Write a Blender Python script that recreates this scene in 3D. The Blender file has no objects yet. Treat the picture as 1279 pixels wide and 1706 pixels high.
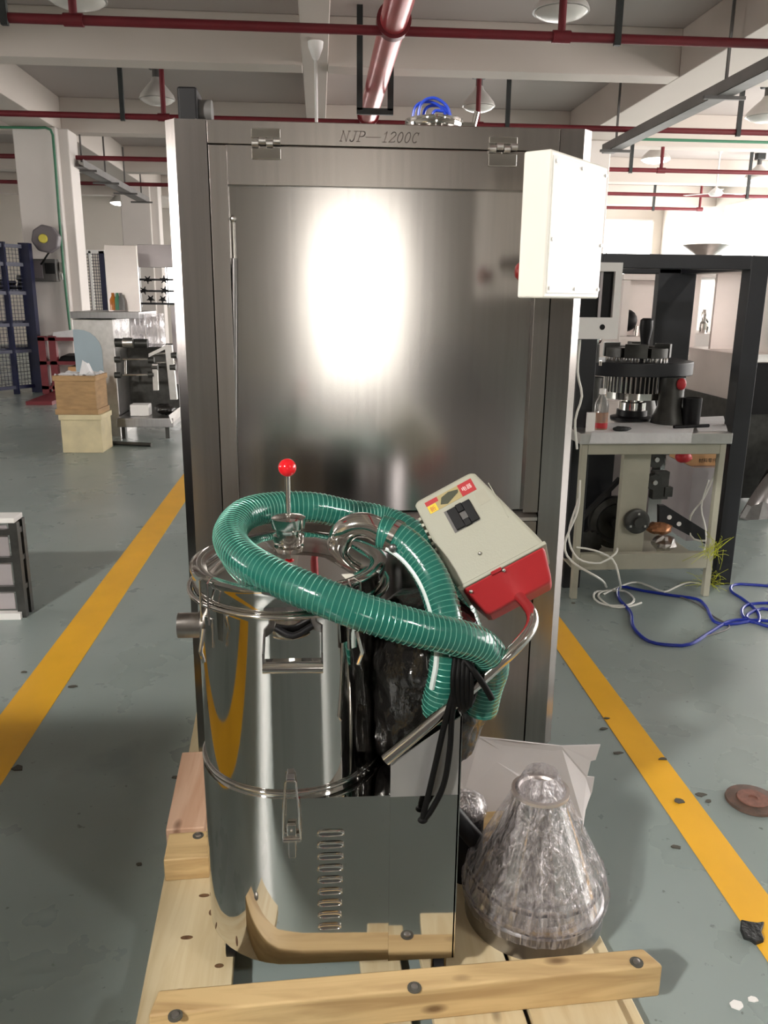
import bpy, bmesh, math, random
from mathutils import Vector, Matrix, noise
C = bpy.context.scene.collection
rnd = random.Random(7)
V = Vector
# ------------------------------------------------------------------ camera
F, PITCH, YAW, ROLL, CAMH = 1366.0, 0.2569, 0.0790, 0.0097, 1.45
fw = V((math.sin(YAW)*math.cos(PITCH), math.cos(YAW)*math.cos(PITCH), -math.sin(PITCH)))
rt0 = V((math.cos(YAW), -math.sin(YAW), 0)); up0 = rt0.cross(fw)
rt = math.cos(ROLL)*rt0 + math.sin(ROLL)*up0
up = -math.sin(ROLL)*rt0 + math.cos(ROLL)*up0
cd = bpy.data.cameras.new('camera'); cam = bpy.data.objects.new('camera', cd); C.objects.link(cam)
cam.matrix_world = Matrix(((rt.x, up.x, -fw.x, 0), (rt.y, up.y, -fw.y, 0), (rt.z, up.z, -fw.z, CAMH), (0, 0, 0, 1)))
cd.sensor_fit = 'VERTICAL'; cd.sensor_height = 36.0; cd.lens = 36.0*F/1706.0; cd.clip_start = 0.02; cd.clip_end = 200
bpy.context.scene.camera = cam
CAM = V((0, 0, CAMH))
def ray(px, py): return rt*((px-639.5)/F) + up*((853-py)/F) + fw
def at(px, py, Y):                     # the point seen there on the upright plane at distance Y along the hall
    d = ray(px, py); return CAM + d*(Y/d.y)
def fl(px, py, z=0.0):                 # the point seen there on the level plane z
    d = ray(px, py); return CAM + d*((z-CAMH)/d.z)
def onx(px, py, x):
    d = ray(px, py); return CAM + d*(x/d.x)
# ------------------------------------------------------------------ world, exposure
sc = bpy.context.scene
w = bpy.data.worlds.new('sky'); sc.world = w; w.use_nodes = True
w.node_tree.nodes['Background'].inputs[0].default_value = (0.9, 0.95, 1.0, 1)
w.node_tree.nodes['Background'].inputs[1].default_value = 1.0
vs = sc.view_settings
vs.view_transform = 'Standard'; vs.look = 'None'; vs.gamma = 1.0; vs.use_curve_mapping = False
vs.exposure = 0.3
WIN_R, WIN_L, WIN_F, DOOR_E, LAMP_W = 8.0, 11.0, 8.0, 6.5, 1900.0
# ------------------------------------------------------------------ materials
def mat(name, col, rough=0.5, metal=0.0, spec=0.5, var=0.0, vscale=(4, 4, 4), bump=0.0, bscale=(60, 60, 60), aniso=0.0,
        emit=None, estr=0.0, trans=0.0, alpha=1.0, coat=0.0, col2=None, detail=4.0, rvar=0.0, ior=1.45):
    m = bpy.data.materials.new(name); m.use_nodes = True
    nt = m.node_tree; N = nt.nodes; L = nt.links; b = N['Principled BSDF']
    def S(k, v):
        if k in b.inputs: b.inputs[k].default_value = v
    S('Base Color', (*col, 1)); S('Roughness', rough); S('Metallic', metal); S('Specular IOR Level', spec)
    S('Transmission Weight', trans); S('Alpha', alpha); S('Coat Weight', coat); S('Coat Roughness', 0.08); S('IOR', ior)
    if aniso:
        S('Anisotropic', aniso)
        t = N.new('ShaderNodeTangent'); t.direction_type = 'RADIAL'; t.axis = 'Z'; S('Anisotropic Rotation', .25); L.new(t.outputs[0], b.inputs['Tangent'])
    if emit: S('Emission Color', (*emit, 1)); S('Emission Strength', estr)
    def nz(sc3, det):
        tc = N.new('ShaderNodeTexCoord'); mp = N.new('ShaderNodeMapping'); mp.inputs['Scale'].default_value = sc3
        n = N.new('ShaderNodeTexNoise'); n.inputs['Scale'].default_value = 1.0; n.inputs['Detail'].default_value = det
        L.new(tc.outputs['Object'], mp.inputs[0]); L.new(mp.outputs[0], n.inputs['Vector']); return n
    if var or col2:
        n = nz(vscale, detail); r = N.new('ShaderNodeValToRGB')
        r.color_ramp.elements[0].position = 0.32; r.color_ramp.elements[1].position = 0.68
        c2 = col2 or tuple(min(1, c*(1+var)) for c in col); c1 = col if col2 else tuple(c*(1-var) for c in col)
        r.color_ramp.elements[0].color = (*c1, 1); r.color_ramp.elements[1].color = (*c2, 1)
        L.new(n.outputs['Fac'], r.inputs[0]); L.new(r.outputs[0], b.inputs['Base Color'])
        if rvar:
            mr = N.new('ShaderNodeMapRange'); mr.inputs['To Min'].default_value = max(0, rough-rvar); mr.inputs['To Max'].default_value = rough+rvar
            L.new(n.outputs['Fac'], mr.inputs[0]); L.new(mr.outputs[0], b.inputs['Roughness'])
    if bump:
        n = nz(bscale, 3.0); bp = N.new('ShaderNodeBump'); bp.inputs['Strength'].default_value = bump; bp.inputs['Distance'].default_value = 0.01
        L.new(n.outputs['Fac'], bp.inputs['Height']); L.new(bp.outputs[0], b.inputs['Normal'])
    return m
M = {}
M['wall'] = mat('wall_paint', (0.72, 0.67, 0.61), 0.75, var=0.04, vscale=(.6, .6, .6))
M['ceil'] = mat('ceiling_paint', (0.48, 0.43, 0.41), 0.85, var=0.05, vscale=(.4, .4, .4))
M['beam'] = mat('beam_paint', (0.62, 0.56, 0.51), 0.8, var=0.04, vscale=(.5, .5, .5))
M['colm'] = mat('column_paint', (0.76, 0.71, 0.675), 0.65, var=0.04, vscale=(1, 1, 1))
M['red_pipe'] = mat('red_pipe_paint', (0.15, 0.013, 0.02), 0.45, var=0.12, vscale=(3, 3, 3))
M['big_pipe'] = mat('main_pipe_paint', (0.42, 0.06, 0.07), 0.28, metal=0.25, var=0.15, vscale=(8, 3, 8), bump=0.1, bscale=(30, 8, 30))
M['black_iron'] = mat('black_iron', (0.022, 0.026, 0.026), 0.5, var=0.2, vscale=(10, 10, 10))
M['tray'] = mat('grey_tray_steel', (0.20, 0.19, 0.185), 0.5, var=0.1, vscale=(4, 4, 4))
M['dark_grey'] = mat('dark_grey_paint', (0.12, 0.115, 0.11), 0.5, var=0.12, vscale=(5, 5, 5))
M['steel'] = mat('brushed_stainless', (0.33, 0.305, 0.285), 0.27, 1.0, aniso=0.55, var=0.05, vscale=(90, 90, 1.5))
M['steel_door'] = mat('brushed_door_sheet', (0.52, 0.50, 0.49), 0.17, 1.0, aniso=0.6, var=0.04, vscale=(70, 70, 2), bump=0.02, bscale=(5, 5, 2))
M['steel_post'] = mat('corner_stainless', (0.35, 0.325, 0.31), 0.2, 1.0, aniso=0.3, var=0.05, vscale=(90, 90, 1.5))
M['steel_light'] = mat('light_satin_sheet', (0.74, 0.68, 0.65), 0.42, 0.85, var=0.05, vscale=(3, 3, 3))
M['steel_dark'] = mat('dark_brushed_stainless', (0.34, 0.33, 0.33), 0.3, 1.0, aniso=0.4, var=0.08, vscale=(60, 60, 2))
M['mirror'] = mat('polished_stainless', (0.66, 0.65, 0.63), 0.045, 1.0, bump=0.012, bscale=(14, 14, 2))
M['chrome'] = mat('chrome', (0.75, 0.73, 0.70), 0.09, 1.0)
M['satin'] = mat('satin_steel', (0.60, 0.58, 0.56), 0.32, 1.0, var=0.08, vscale=(20, 20, 20))
M['plate'] = mat('satin_side_plate', (0.50, 0.50, 0.49), 0.42, 0.75, aniso=0.3, var=0.08, vscale=(12, 12, 5), rvar=0.06)
M['seam'] = mat('dark_joint', (0.02, 0.02, 0.02), 0.7)
M['white_box'] = mat('cream_white_powder_coat', (0.86, 0.84, 0.76), 0.4, var=0.02, vscale=(6, 6, 6))
M['white'] = mat('white_paint', (0.87, 0.86, 0.84), 0.45, var=0.03, vscale=(6, 6, 6))
M['black'] = mat('black_plastic', (0.008, 0.008, 0.009), 0.45, spec=0.25)
M['rubber'] = mat('black_rubber_cable', (0.005, 0.005, 0.005), 0.55, spec=0.15)
M['estop'] = mat('dark_red_button', (0.20, 0.008, 0.006), 0.35)
M['red_ball'] = mat('red_knob_plastic', (0.72, 0.012, 0.02), 0.13, coat=0.4)
M['red_box'] = mat('red_plastic', (0.46, 0.026, 0.032), 0.42, bump=0.05, bscale=(300, 300, 300), var=0.05, vscale=(4, 4, 4))
M['grey_box'] = mat('grey_beige_plastic', (0.38, 0.38, 0.305), 0.45, bump=0.05, bscale=(300, 300, 300), var=0.03, vscale=(4, 4, 4))
M['yellow'] = mat('yellow_floor_paint', (0.88, 0.47, 0.025), 0.4, var=0.10, vscale=(3, 2, 1), detail=8)
M['blue_cable'] = mat('blue_cable_sheath', (0.012, 0.03, 0.30), 0.35)
M['blue_wire'] = mat('bright_blue_wire', (0.03, 0.08, 0.62), 0.3)
M['white_cable'] = mat('white_cable_sheath', (0.78, 0.78, 0.72), 0.4)
M['blue_steel'] = mat('blue_steel_paint', (0.007, 0.010, 0.045), 0.4, var=0.2, vscale=(5, 5, 5))
M['red_shelf'] = mat('dark_red_paint', (0.17, 0.018, 0.025), 0.45, var=0.15, vscale=(5, 5, 5))
M['cream_steel'] = mat('cream_painted_steel', (0.40, 0.39, 0.31), 0.45, var=0.10, vscale=(6, 6, 6))
M['frame_black'] = mat('black_frame_paint', (0.014, 0.015, 0.018), 0.42, var=0.15, vscale=(6, 6, 6))
M['lamp_shade'] = mat('lamp_enamel', (0.55, 0.53, 0.50), 0.35, var=0.05, vscale=(5, 5, 5))
M['lit'] = mat('lit_lamp_glass', (1, 1, 1), 0.5, emit=(1.0, 0.96, 0.92), estr=25)
M['lit_green'] = mat('lit_green_tube', (0.3, 1, 0.6), 0.5, emit=(0.25, 1.0, 0.6), estr=2.5)
M['unlit'] = mat('unlit_lamp_glass', (0.66, 0.64, 0.60), 0.25)
M['day_r'] = mat('daylit_pane_right', (1, 1, 1), 0.3, emit=(1.0, 0.95, 0.915), estr=WIN_R)
M['day_l'] = mat('daylit_pane_left', (1, 1, 1), 0.3, emit=(1.0, 0.95, 0.91), estr=WIN_L)
M['day_f'] = mat('daylit_pane_end', (1, 1, 1), 0.3, emit=(1.0, 0.97, 0.94), estr=WIN_F)
M['day_d'] = mat('daylit_doorway', (1, 1, 1), 0.3, emit=(1.0, 0.95, 0.86), estr=DOOR_E)
M['green_conduit'] = mat('green_conduit_paint', (0.05, 0.20, 0.11), 0.5)
M['reel'] = mat('grey_reel_plastic', (0.17, 0.15, 0.16), 0.45)
M['reel_hub'] = mat('yellow_hub_plastic', (0.75, 0.65, 0.10), 0.4)
M['blue_film'] = mat('pale_blue_protective_film', (0.33, 0.41, 0.46), 0.5, var=0.06, vscale=(3, 3, 3))
M['foam'] = mat('white_foam_sheet', (0.80, 0.77, 0.77), 0.8, var=0.05, vscale=(5, 5, 5), bump=0.1, bscale=(9, 9, 9))
M['paper'] = mat('white_paper', (0.70, 0.70, 0.71), 0.7, var=0.06, vscale=(9, 9, 9), bump=0.2, bscale=(40, 40, 40))
M['lilac_sheet'] = mat('lilac_grey_sheet', (0.48, 0.44, 0.45), 0.35, metal=0.3, var=0.08, vscale=(4, 4, 4), bump=0.1, bscale=(8, 8, 8))
M['orange_carton'] = mat('orange_carton', (0.62, 0.36, 0.17), 0.7, var=0.05, vscale=(8, 8, 8))
M['ink'] = mat('black_ink', (0.03, 0.025, 0.02), 0.7)
M['engrave'] = mat('engraved_dark_line', (0.11, 0.085, 0.075), 0.6)
M['orange_liquid'] = mat('orange_liquid', (0.62, 0.20, 0.03), 0.12, trans=0.3)
M['bottle'] = mat('clear_bottle_plastic', (0.85, 0.86, 0.84), 0.1, trans=0.85, ior=1.3)
M['rust'] = mat('rusty_steel', (0.10, 0.075, 0.06), 0.6, metal=0.4, col2=(0.17, 0.10, 0.075), vscale=(40, 40, 40))
M['rust2'] = mat('brown_rust_face', (0.20, 0.09, 0.065), 0.7, var=0.2, vscale=(60, 60, 60))
M['scrap'] = mat('black_scrap_rubber', (0.018, 0.02, 0.02), 0.6, bump=0.6, bscale=(60, 60, 60))
M['moss'] = mat('yellow_green_fibre', (0.42, 0.45, 0.03), 0.8)
M['copper'] = mat('copper_winding', (0.42, 0.20, 0.10), 0.4, metal=0.7, var=0.3, vscale=(50, 50, 50))
M['wood_tan'] = mat('aged_tan_plywood', (0.36, 0.22, 0.10), 0.6, var=0.18, vscale=(8, 8, 30))
M['wood_cream'] = mat('cream_painted_plywood', (0.62, 0.54, 0.34), 0.6, var=0.12, vscale=(6, 6, 6))
M['lbl_red'] = mat('label_red', (0.42, 0.02, 0.025), 0.4)
M['lbl_yel'] = mat('label_yellow', (0.75, 0.55, 0.03), 0.4)
M['lbl_tan'] = mat('label_tan', (0.38, 0.31, 0.14), 0.4)
M['lbl_dark'] = mat('label_dark_green', (0.045, 0.05, 0.025), 0.4)
M['lbl_white'] = mat('label_white_ink', (0.75, 0.65, 0.62), 0.5)
M['green_glass'] = mat('green_hose_sheath', (0.022, 0.19, 0.145), 0.16, trans=0.35, coat=0.7, var=0.12, vscale=(14, 14, 14), bump=0.12, bscale=(70, 70, 70), ior=1.4)
M['hose_wire'] = mat('pale_green_wire', (0.16, 0.42, 0.33), 0.3, metal=0.3)
M['hose_line'] = mat('white_hose_line', (0.62, 0.70, 0.68), 0.35)
M['bag'] = mat('black_film_wrap', (0.006, 0.0055, 0.005), 0.17, bump=1.0, bscale=(38, 38, 24), coat=0.5)
M['belt'] = mat('black_drive_belt', (0.018, 0.018, 0.018), 0.55)
M['iron'] = mat('dark_cast_iron', (0.06, 0.06, 0.056), 0.42, metal=0.6, var=0.2, vscale=(20, 20, 20))
M['debris'] = mat('floor_debris', (0.08, 0.075, 0.06), 0.7)
def epoxy():
    m = mat('epoxy_floor', (0.235, 0.255, 0.245), 0.27, spec=0.5)
    nt = m.node_tree; N = nt.nodes; L = nt.links; b = N['Principled BSDF']
    tc = N.new('ShaderNodeTexCoord')
    def nz(s, d, v=None):
        n = N.new('ShaderNodeTexNoise'); n.inputs['Scale'].default_value = s; n.inputs['Detail'].default_value = d
        L.new((v or tc.outputs['Object']), n.inputs['Vector']); return n
    n1 = nz(0.7, 6); n2 = nz(3.0, 8); n3 = nz(38, 3)
    r1 = N.new('ShaderNodeValToRGB'); r1.color_ramp.elements[0].position = .35; r1.color_ramp.elements[1].position = .65
    r1.color_ramp.elements[0].color = (0.245, 0.298, 0.286, 1); r1.color_ramp.elements[1].color = (0.312, 0.365, 0.352, 1)
    L.new(n1.outputs['Fac'], r1.inputs[0])
    r2 = N.new('ShaderNodeValToRGB'); r2.color_ramp.elements[0].position = .62; r2.color_ramp.elements[1].position = .74
    r2.color_ramp.elements[0].color = (1, 1, 1, 1); r2.color_ramp.elements[1].color = (0.82, 0.84, 0.85, 1); L.new(n2.outputs['Fac'], r2.inputs[0])
    r3 = N.new('ShaderNodeValToRGB'); r3.color_ramp.elements[0].position = .70; r3.color_ramp.elements[1].position = .76
    r3.color_ramp.elements[0].color = (1, 1, 1, 1); r3.color_ramp.elements[1].color = (0.55, 0.55, 0.52, 1); L.new(n3.outputs['Fac'], r3.inputs[0])
    def mul(a, c):
        x = N.new('ShaderNodeMix'); x.data_type = 'RGBA'; x.blend_type = 'MULTIPLY'; x.inputs[0].default_value = 1
        L.new(a, x.inputs[6]); L.new(c, x.inputs[7]); return x.outputs[2]
    L.new(mul(mul(r1.outputs[0], r2.outputs[0]), r3.outputs[0]), b.inputs['Base Color'])
    mr = N.new('ShaderNodeMapRange'); mr.inputs['To Min'].default_value = .2; mr.inputs['To Max'].default_value = .38
    L.new(n2.outputs['Fac'], mr.inputs[0]); L.new(mr.outputs[0], b.inputs['Roughness'])
    bp = N.new('ShaderNodeBump'); bp.inputs['Strength'].default_value = .05; bp.inputs['Distance'].default_value = .02
    L.new(nz(6, 3).outputs['Fac'], bp.inputs['Height']); L.new(bp.outputs[0], b.inputs['Normal'])
    return m
M['floor'] = epoxy()
def pine(name, c1, c2, axis):
    # grain rings stretched along the board, plus knots
    m = bpy.data.materials.new(name); m.use_nodes = True
    nt = m.node_tree; N = nt.nodes; L = nt.links; b = N['Principled BSDF']; b.inputs['Roughness'].default_value = .6
    tc = N.new('ShaderNodeTexCoord'); mp = N.new('ShaderNodeMapping')
    s = [14, 14, 14]; s[axis] = 1.4; mp.inputs['Scale'].default_value = s
    L.new(tc.outputs['Object'], mp.inputs[0])
    n = N.new('ShaderNodeTexNoise'); n.inputs['Scale'].default_value = 1.6; n.inputs['Detail'].default_value = 5; n.inputs['Distortion'].default_value = 1.2
    L.new(mp.outputs[0], n.inputs['Vector'])
    r = N.new('ShaderNodeValToRGB'); r.color_ramp.elements[0].color = (*c2, 1); r.color_ramp.elements[1].color = (*c1, 1)
    r.color_ramp.elements[0].position = .30; r.color_ramp.elements[1].position = .58; L.new(n.outputs['Fac'], r.inputs[0])
    mp2 = N.new('ShaderNodeMapping'); s2 = [9, 9, 9]; s2[axis] = 4.0; mp2.inputs['Scale'].default_value = s2; L.new(tc.outputs['Object'], mp2.inputs[0])
    v = N.new('ShaderNodeTexVoronoi'); v.inputs['Scale'].default_value = 1.0; L.new(mp2.outputs[0], v.inputs['Vector'])
    r2 = N.new('ShaderNodeValToRGB'); r2.color_ramp.elements[0].color = (0.16, 0.09, 0.05, 1); r2.color_ramp.elements[1].color = (1, 1, 1, 1)
    r2.color_ramp.elements[0].position = .05; r2.color_ramp.elements[1].position = .13; L.new(v.outputs['Distance'], r2.inputs[0])
    x = N.new('ShaderNodeMix'); x.data_type = 'RGBA'; x.blend_type = 'MULTIPLY'; x.inputs[0].default_value = .8
    L.new(r.outputs[0], x.inputs[6]); L.new(r2.outputs[0], x.inputs[7]); L.new(x.outputs[2], b.inputs['Base Color'])
    bp = N.new('ShaderNodeBump'); bp.inputs['Strength'].default_value = .15; bp.inputs['Distance'].default_value = .005
    L.new(n.outputs['Fac'], bp.inputs['Height']); L.new(bp.outputs[0], b.inputs['Normal'])
    return m
M['pine_x'] = pine('pine_beam_grain', (0.60, 0.43, 0.21), (0.40, 0.26, 0.115), 0)
M['pine_y'] = pine('pine_plank_grain', (0.66, 0.56, 0.36), (0.56, 0.44, 0.25), 1)
M['pine_pink'] = pine('pink_pine_grain', (0.60, 0.40, 0.28), (0.50, 0.30, 0.19), 1)
def wrapmat(name, amount, sc3):
    m = bpy.data.materials.new(name); m.use_nodes = True
    nt = m.node_tree; N = nt.nodes; L = nt.links; N.remove(N['Principled BSDF'])
    out = N['Material Output']
    tc = N.new('ShaderNodeTexCoord'); mp = N.new('ShaderNodeMapping'); mp.inputs['Scale'].default_value = sc3; L.new(tc.outputs['Object'], mp.inputs[0])
    n = N.new('ShaderNodeTexNoise'); n.inputs['Scale'].default_value = 1; n.inputs['Detail'].default_value = 6; n.inputs['Distortion'].default_value = 1.5
    L.new(mp.outputs[0], n.inputs['Vector'])
    bp = N.new('ShaderNodeBump'); bp.inputs['Strength'].default_value = 1.0; bp.inputs['Distance'].default_value = .02; L.new(n.outputs['Fac'], bp.inputs['Height'])
    tr = N.new('ShaderNodeBsdfTransparent'); tr.inputs[0].default_value = (.93, .93, .94, 1)
    gl = N.new('ShaderNodeBsdfGlossy'); gl.inputs['Roughness'].default_value = .08; gl.inputs[0].default_value = (.95, .93, .95, 1)
    df = N.new('ShaderNodeBsdfDiffuse'); df.inputs[0].default_value = (.74, .70, .72, 1)
    L.new(bp.outputs[0], gl.inputs['Normal']); L.new(bp.outputs[0], df.inputs['Normal'])
    m1 = N.new('ShaderNodeMixShader'); m1.inputs[0].default_value = .42; L.new(gl.outputs[0], m1.inputs[1]); L.new(df.outputs[0], m1.inputs[2])
    r = N.new('ShaderNodeValToRGB'); r.color_ramp.elements[0].position = .38; r.color_ramp.elements[1].position = .66
    a, c = amount
    r.color_ramp.elements[0].color = (a, a, a, 1); r.color_ramp.elements[1].color = (c, c, c, 1); L.new(n.outputs['Fac'], r.inputs[0])
    m2 = N.new('ShaderNodeMixShader'); L.new(r.outputs[0], m2.inputs[0]); L.new(tr.outputs[0], m2.inputs[1]); L.new(m1.outputs[0], m2.inputs[2])
    L.new(m2.outputs[0], out.inputs[0]); return m
M['wrap'] = wrapmat('clear_stretch_film', (0.10, 0.64), (75, 75, 9))
M['film'] = wrapmat('cloudy_plastic_film', (0.35, 0.85), (9, 9, 5))
# ------------------------------------------------------------------ mesh building
def frames(pts, closed=False):
    n = len(pts); T = []
    for i in range(n):
        a = pts[i-1] if (i > 0 or closed) else pts[i]; b = pts[(i+1) % n] if (i < n-1 or closed) else pts[i]
        d = (b-a); T.append(d.normalized() if d.length > 1e-9 else V((0, 0, 1)))
    u = T[0].orthogonal().normalized(); U = []
    for i in range(n):
        if i:
            u = u - T[i]*u.dot(T[i])
            u = u.normalized() if u.length > 1e-6 else T[i].orthogonal().normalized()
        U.append(u.copy())
    return T, U
def spline(P, step=0.02):
    P = [V(p) for p in P]; out = []
    for i in range(len(P)-1):
        p0 = P[i-1] if i else P[0]*2-P[1]; p1, p2 = P[i], P[i+1]; p3 = P[i+2] if i+2 < len(P) else P[-1]*2-P[-2]
        k = max(2, int((p2-p1).length/step))
        for j in range(k):
            t = j/k
            out.append(0.5*((2*p1)+(p2-p0)*t+(2*p0-5*p1+4*p2-p3)*t*t+(3*p1-p0-3*p2+p3)*t**3))
    out.append(P[-1]); return out
class MB:
    def __init__(s): s.v = []; s.f = []; s.X = Matrix()
    def add(s, vs, fs):
        o = len(s.v); s.v += [s.X @ V(v) for v in vs]; s.f += [tuple(i+o for i in f) for f in fs]; return s
    def box(s, x0, x1, y0, y1, z0, z1):
        return s.add([(x0, y0, z0), (x1, y0, z0), (x1, y1, z0), (x0, y1, z0), (x0, y0, z1), (x1, y0, z1), (x1, y1, z1), (x0, y1, z1)],
                     [(0, 3, 2, 1), (4, 5, 6, 7), (0, 1, 5, 4), (1, 2, 6, 5), (2, 3, 7, 6), (3, 0, 4, 7)])
    def hexa(s, q0, q1):               # two quads joined
        return s.add(list(q0)+list(q1), [(3, 2, 1, 0), (4, 5, 6, 7), (0, 1, 5, 4), (1, 2, 6, 5), (2, 3, 7, 6), (3, 0, 4, 7)])
    def prism(s, poly, axis, a, b):    # polygon swept along an axis from a to b
        def p3(p, t):
            return {'z': (p[0], p[1], t), 'y': (p[0], t, p[1]), 'x': (t, p[0], p[1])}[axis]
        n = len(poly)
        vs = [p3(p, a) for p in poly]+[p3(p, b) for p in poly]
        return s.add(vs, [tuple(range(n))[::-1], tuple(range(n, 2*n))]+[(i, (i+1) % n, n+(i+1) % n, n+i) for i in range(n)])
    def sweep(s, poly, d):             # 3D polygon thickened by a vector
        n = len(poly); d = V(d); poly = [V(p) for p in poly]
        return s.add(poly+[p+d for p in poly], [tuple(range(n))[::-1], tuple(range(n, 2*n))]+[(i, (i+1) % n, n+(i+1) % n, n+i) for i in range(n)])
    def tube(s, pts, r, n=12, closed=False, cap=True, rad=None):
        pts = [V(p) for p in pts]; T, U = frames(pts, closed); vs = []; fs = []
        for i, p in enumerate(pts):
            b = T[i].cross(U[i]); rr = rad[i] if rad else r
            for k in range(n):
                a = 2*math.pi*k/n; vs.append(p+(U[i]*math.cos(a)+b*math.sin(a))*rr)
        m = len(pts)
        for i in range(m if closed else m-1):
            j = (i+1) % m
            for k in range(n): fs.append((i*n+k, i*n+(k+1) % n, j*n+(k+1) % n, j*n+k))
        if cap and not closed: fs += [tuple(range(n))[::-1], tuple(range((m-1)*n, m*n))]
        return s.add(vs, fs)
    def cyl(s, a, b, r, n=20, r2=None):
        return s.tube([a, b], r, n, rad=[r, r if r2 is None else r2])
    def lathe(s, c, prof, n=48, axis='z', jit=None):
        vs = []; fs = []; c = V(c); m = len(prof)
        for i, (r, h) in enumerate(prof):
            for k in range(n):
                a = 2*math.pi*k/n; rr = r*(1+(jit(a, h) if jit else 0))
                q = {'z': (rr*math.cos(a), rr*math.sin(a), h), 'x': (h, rr*math.cos(a), rr*math.sin(a)), 'y': (rr*math.sin(a), h, rr*math.cos(a))}[axis]
                vs.append(c+V(q))
        for i in range(m-1):
            for k in range(n): fs.append((i*n+k, i*n+(k+1) % n, (i+1)*n+(k+1) % n, (i+1)*n+k))
        if prof[0][0] > 1e-6: fs.append(tuple(range(n))[::-1])
        if prof[-1][0] > 1e-6: fs.append(tuple(range((m-1)*n, m*n)))
        return s.add(vs, fs)
    def torus(s, c, R, r, n=48, k=10, axis='z', ell=1.0):
        c = V(c); pts = []
        for i in range(n):
            a = 2*math.pi*i/n
            q = {'z': (R*math.cos(a), R*ell*math.sin(a), 0), 'y': (R*math.cos(a), 0, R*ell*math.sin(a)), 'x': (0, R*math.cos(a), R*ell*math.sin(a))}[axis]
            pts.append(c+V(q))
        return s.tube(pts, r, k, closed=True)
    def ball(s, c, r, n=20, sq=(1, 1, 1), nz=0.0, nsc=3.0):
        vs = []; fs = []; c = V(c); m = n//2
        for i in range(m+1):
            t = math.pi*i/m
            for k in range(n):
                a = 2*math.pi*k/n
                q = V((math.sin(t)*math.cos(a), math.sin(t)*math.sin(a), -math.cos(t)))
                rr = r*(1+nz*noise.noise(q*nsc+c)) if nz else r
                vs.append(c+V((q.x*sq[0], q.y*sq[1], q.z*sq[2]))*rr)
        for i in range(m):
            for k in range(n): fs.append((i*n+k, i*n+(k+1) % n, (i+1)*n+(k+1) % n, (i+1)*n+k))
        return s.add(vs, fs)
    def build(s, name, m, parent=None, smooth=False, bevel=0.0, kind=None, label=None, seg=2):
        root = parent
        while root is not None and root.parent is not None: root = root.parent
        o = (V(root.location) if root is not None else V((0, 0, 0)))
        me = bpy.data.meshes.new(name)
        vs = [v-o for v in s.v]
        base = None
        if root is None and vs:        # origin at the middle of the foot
            xs = [v.x for v in vs]; ys = [v.y for v in vs]; zs = [v.z for v in vs]
            base = V(((min(xs)+max(xs))/2, (min(ys)+max(ys))/2, min(zs))); vs = [v-base for v in vs]
        me.from_pydata([tuple(v) for v in vs], [], s.f)
        bm = bmesh.new(); bm.from_mesh(me); bmesh.ops.remove_doubles(bm, verts=bm.verts, dist=1e-6)
        bmesh.ops.recalc_face_normals(bm, faces=bm.faces); bm.to_mesh(me); bm.free()
        me.materials.append(M[m] if isinstance(m, str) else m)
        ob = bpy.data.objects.new(name, me); C.objects.link(ob)
        if base is not None: ob.location = base
        if parent is not None: ob.parent = parent
        if smooth:
            for p in me.polygons: p.use_smooth = True
            me.set_sharp_from_angle(angle=math.radians(38))
        if bevel:
            b = ob.modifiers.new('bevel', 'BEVEL'); b.width = bevel; b.segments = seg; b.limit_method = 'ANGLE'; b.angle_limit = math.radians(40)
            if seg > 1 and not smooth:
                for p in me.polygons: p.use_smooth = True
                me.set_sharp_from_angle(angle=math.radians(30)); b.harden_normals = True
        if kind: ob['kind'] = kind
        if label: ob['label'] = label
        return ob
def tag(o, label, cat, group=None):
    o['label'] = label; o['category'] = cat
    if group: o['group'] = group
    return o
def thing(name, loc, label, cat, group=None):
    o = bpy.data.objects.new(name, None); C.objects.link(o); o.location = loc; o.empty_display_size = .05
    return tag(o, label, cat, group)
def struct(o): o['kind'] = 'structure'; return o
def B(*a): return MB().box(*a)
def bx(name, m, parent, *a, bevel=0.0, **k): return MB().box(*a).build(name, m, parent, bevel=bevel, **k)
# ================================================================== THE SETTING
FL = struct(B(-11, 10.3, -22.3, 25.3, -0.2, 0).build('floor', 'floor'))
def stripe(x0, x1): bx('painted_line', 'yellow', FL, x0, x1, -20.0, 19.0, 0.0, 0.0015)
stripe(-1.143, -0.982); stripe(0.998, 1.112)
CZ, BZ = 4.28, 3.80
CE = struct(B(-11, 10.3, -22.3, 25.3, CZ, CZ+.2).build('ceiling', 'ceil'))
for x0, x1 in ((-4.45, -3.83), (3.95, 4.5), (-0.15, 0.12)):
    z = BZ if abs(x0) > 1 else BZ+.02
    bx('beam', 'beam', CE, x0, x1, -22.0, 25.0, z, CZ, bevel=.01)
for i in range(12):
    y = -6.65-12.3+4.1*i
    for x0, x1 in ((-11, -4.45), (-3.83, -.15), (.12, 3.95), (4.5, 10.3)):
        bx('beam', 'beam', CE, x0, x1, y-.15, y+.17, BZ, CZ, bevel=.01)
WL = struct(B(-11.2, -11, -22.3, 25.3, 0, CZ).build('wall_left', 'wall'))
WR = struct(B(10.3, 10.5, -22.3, 25.3, 0, CZ).build('wall_right', 'wall'))
WF = struct(B(-11, 10.3, 25.3, 25.5, 0, CZ).build('wall_front', 'wall'))
mb = MB().box(-11, -.1, -22.5, -22.3, 0, CZ).box(2.5, 10.3, -22.5, -22.3, 0, CZ).box(-.1, 2.5, -22.5, -22.3, 3.7, CZ)
WB = struct(mb.build('wall_back', 'wall'))
D1 = struct(B(-.1, 2.5, -22.5, -22.45, 0, 3.7).build('door_1', 'day_d'))
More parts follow.
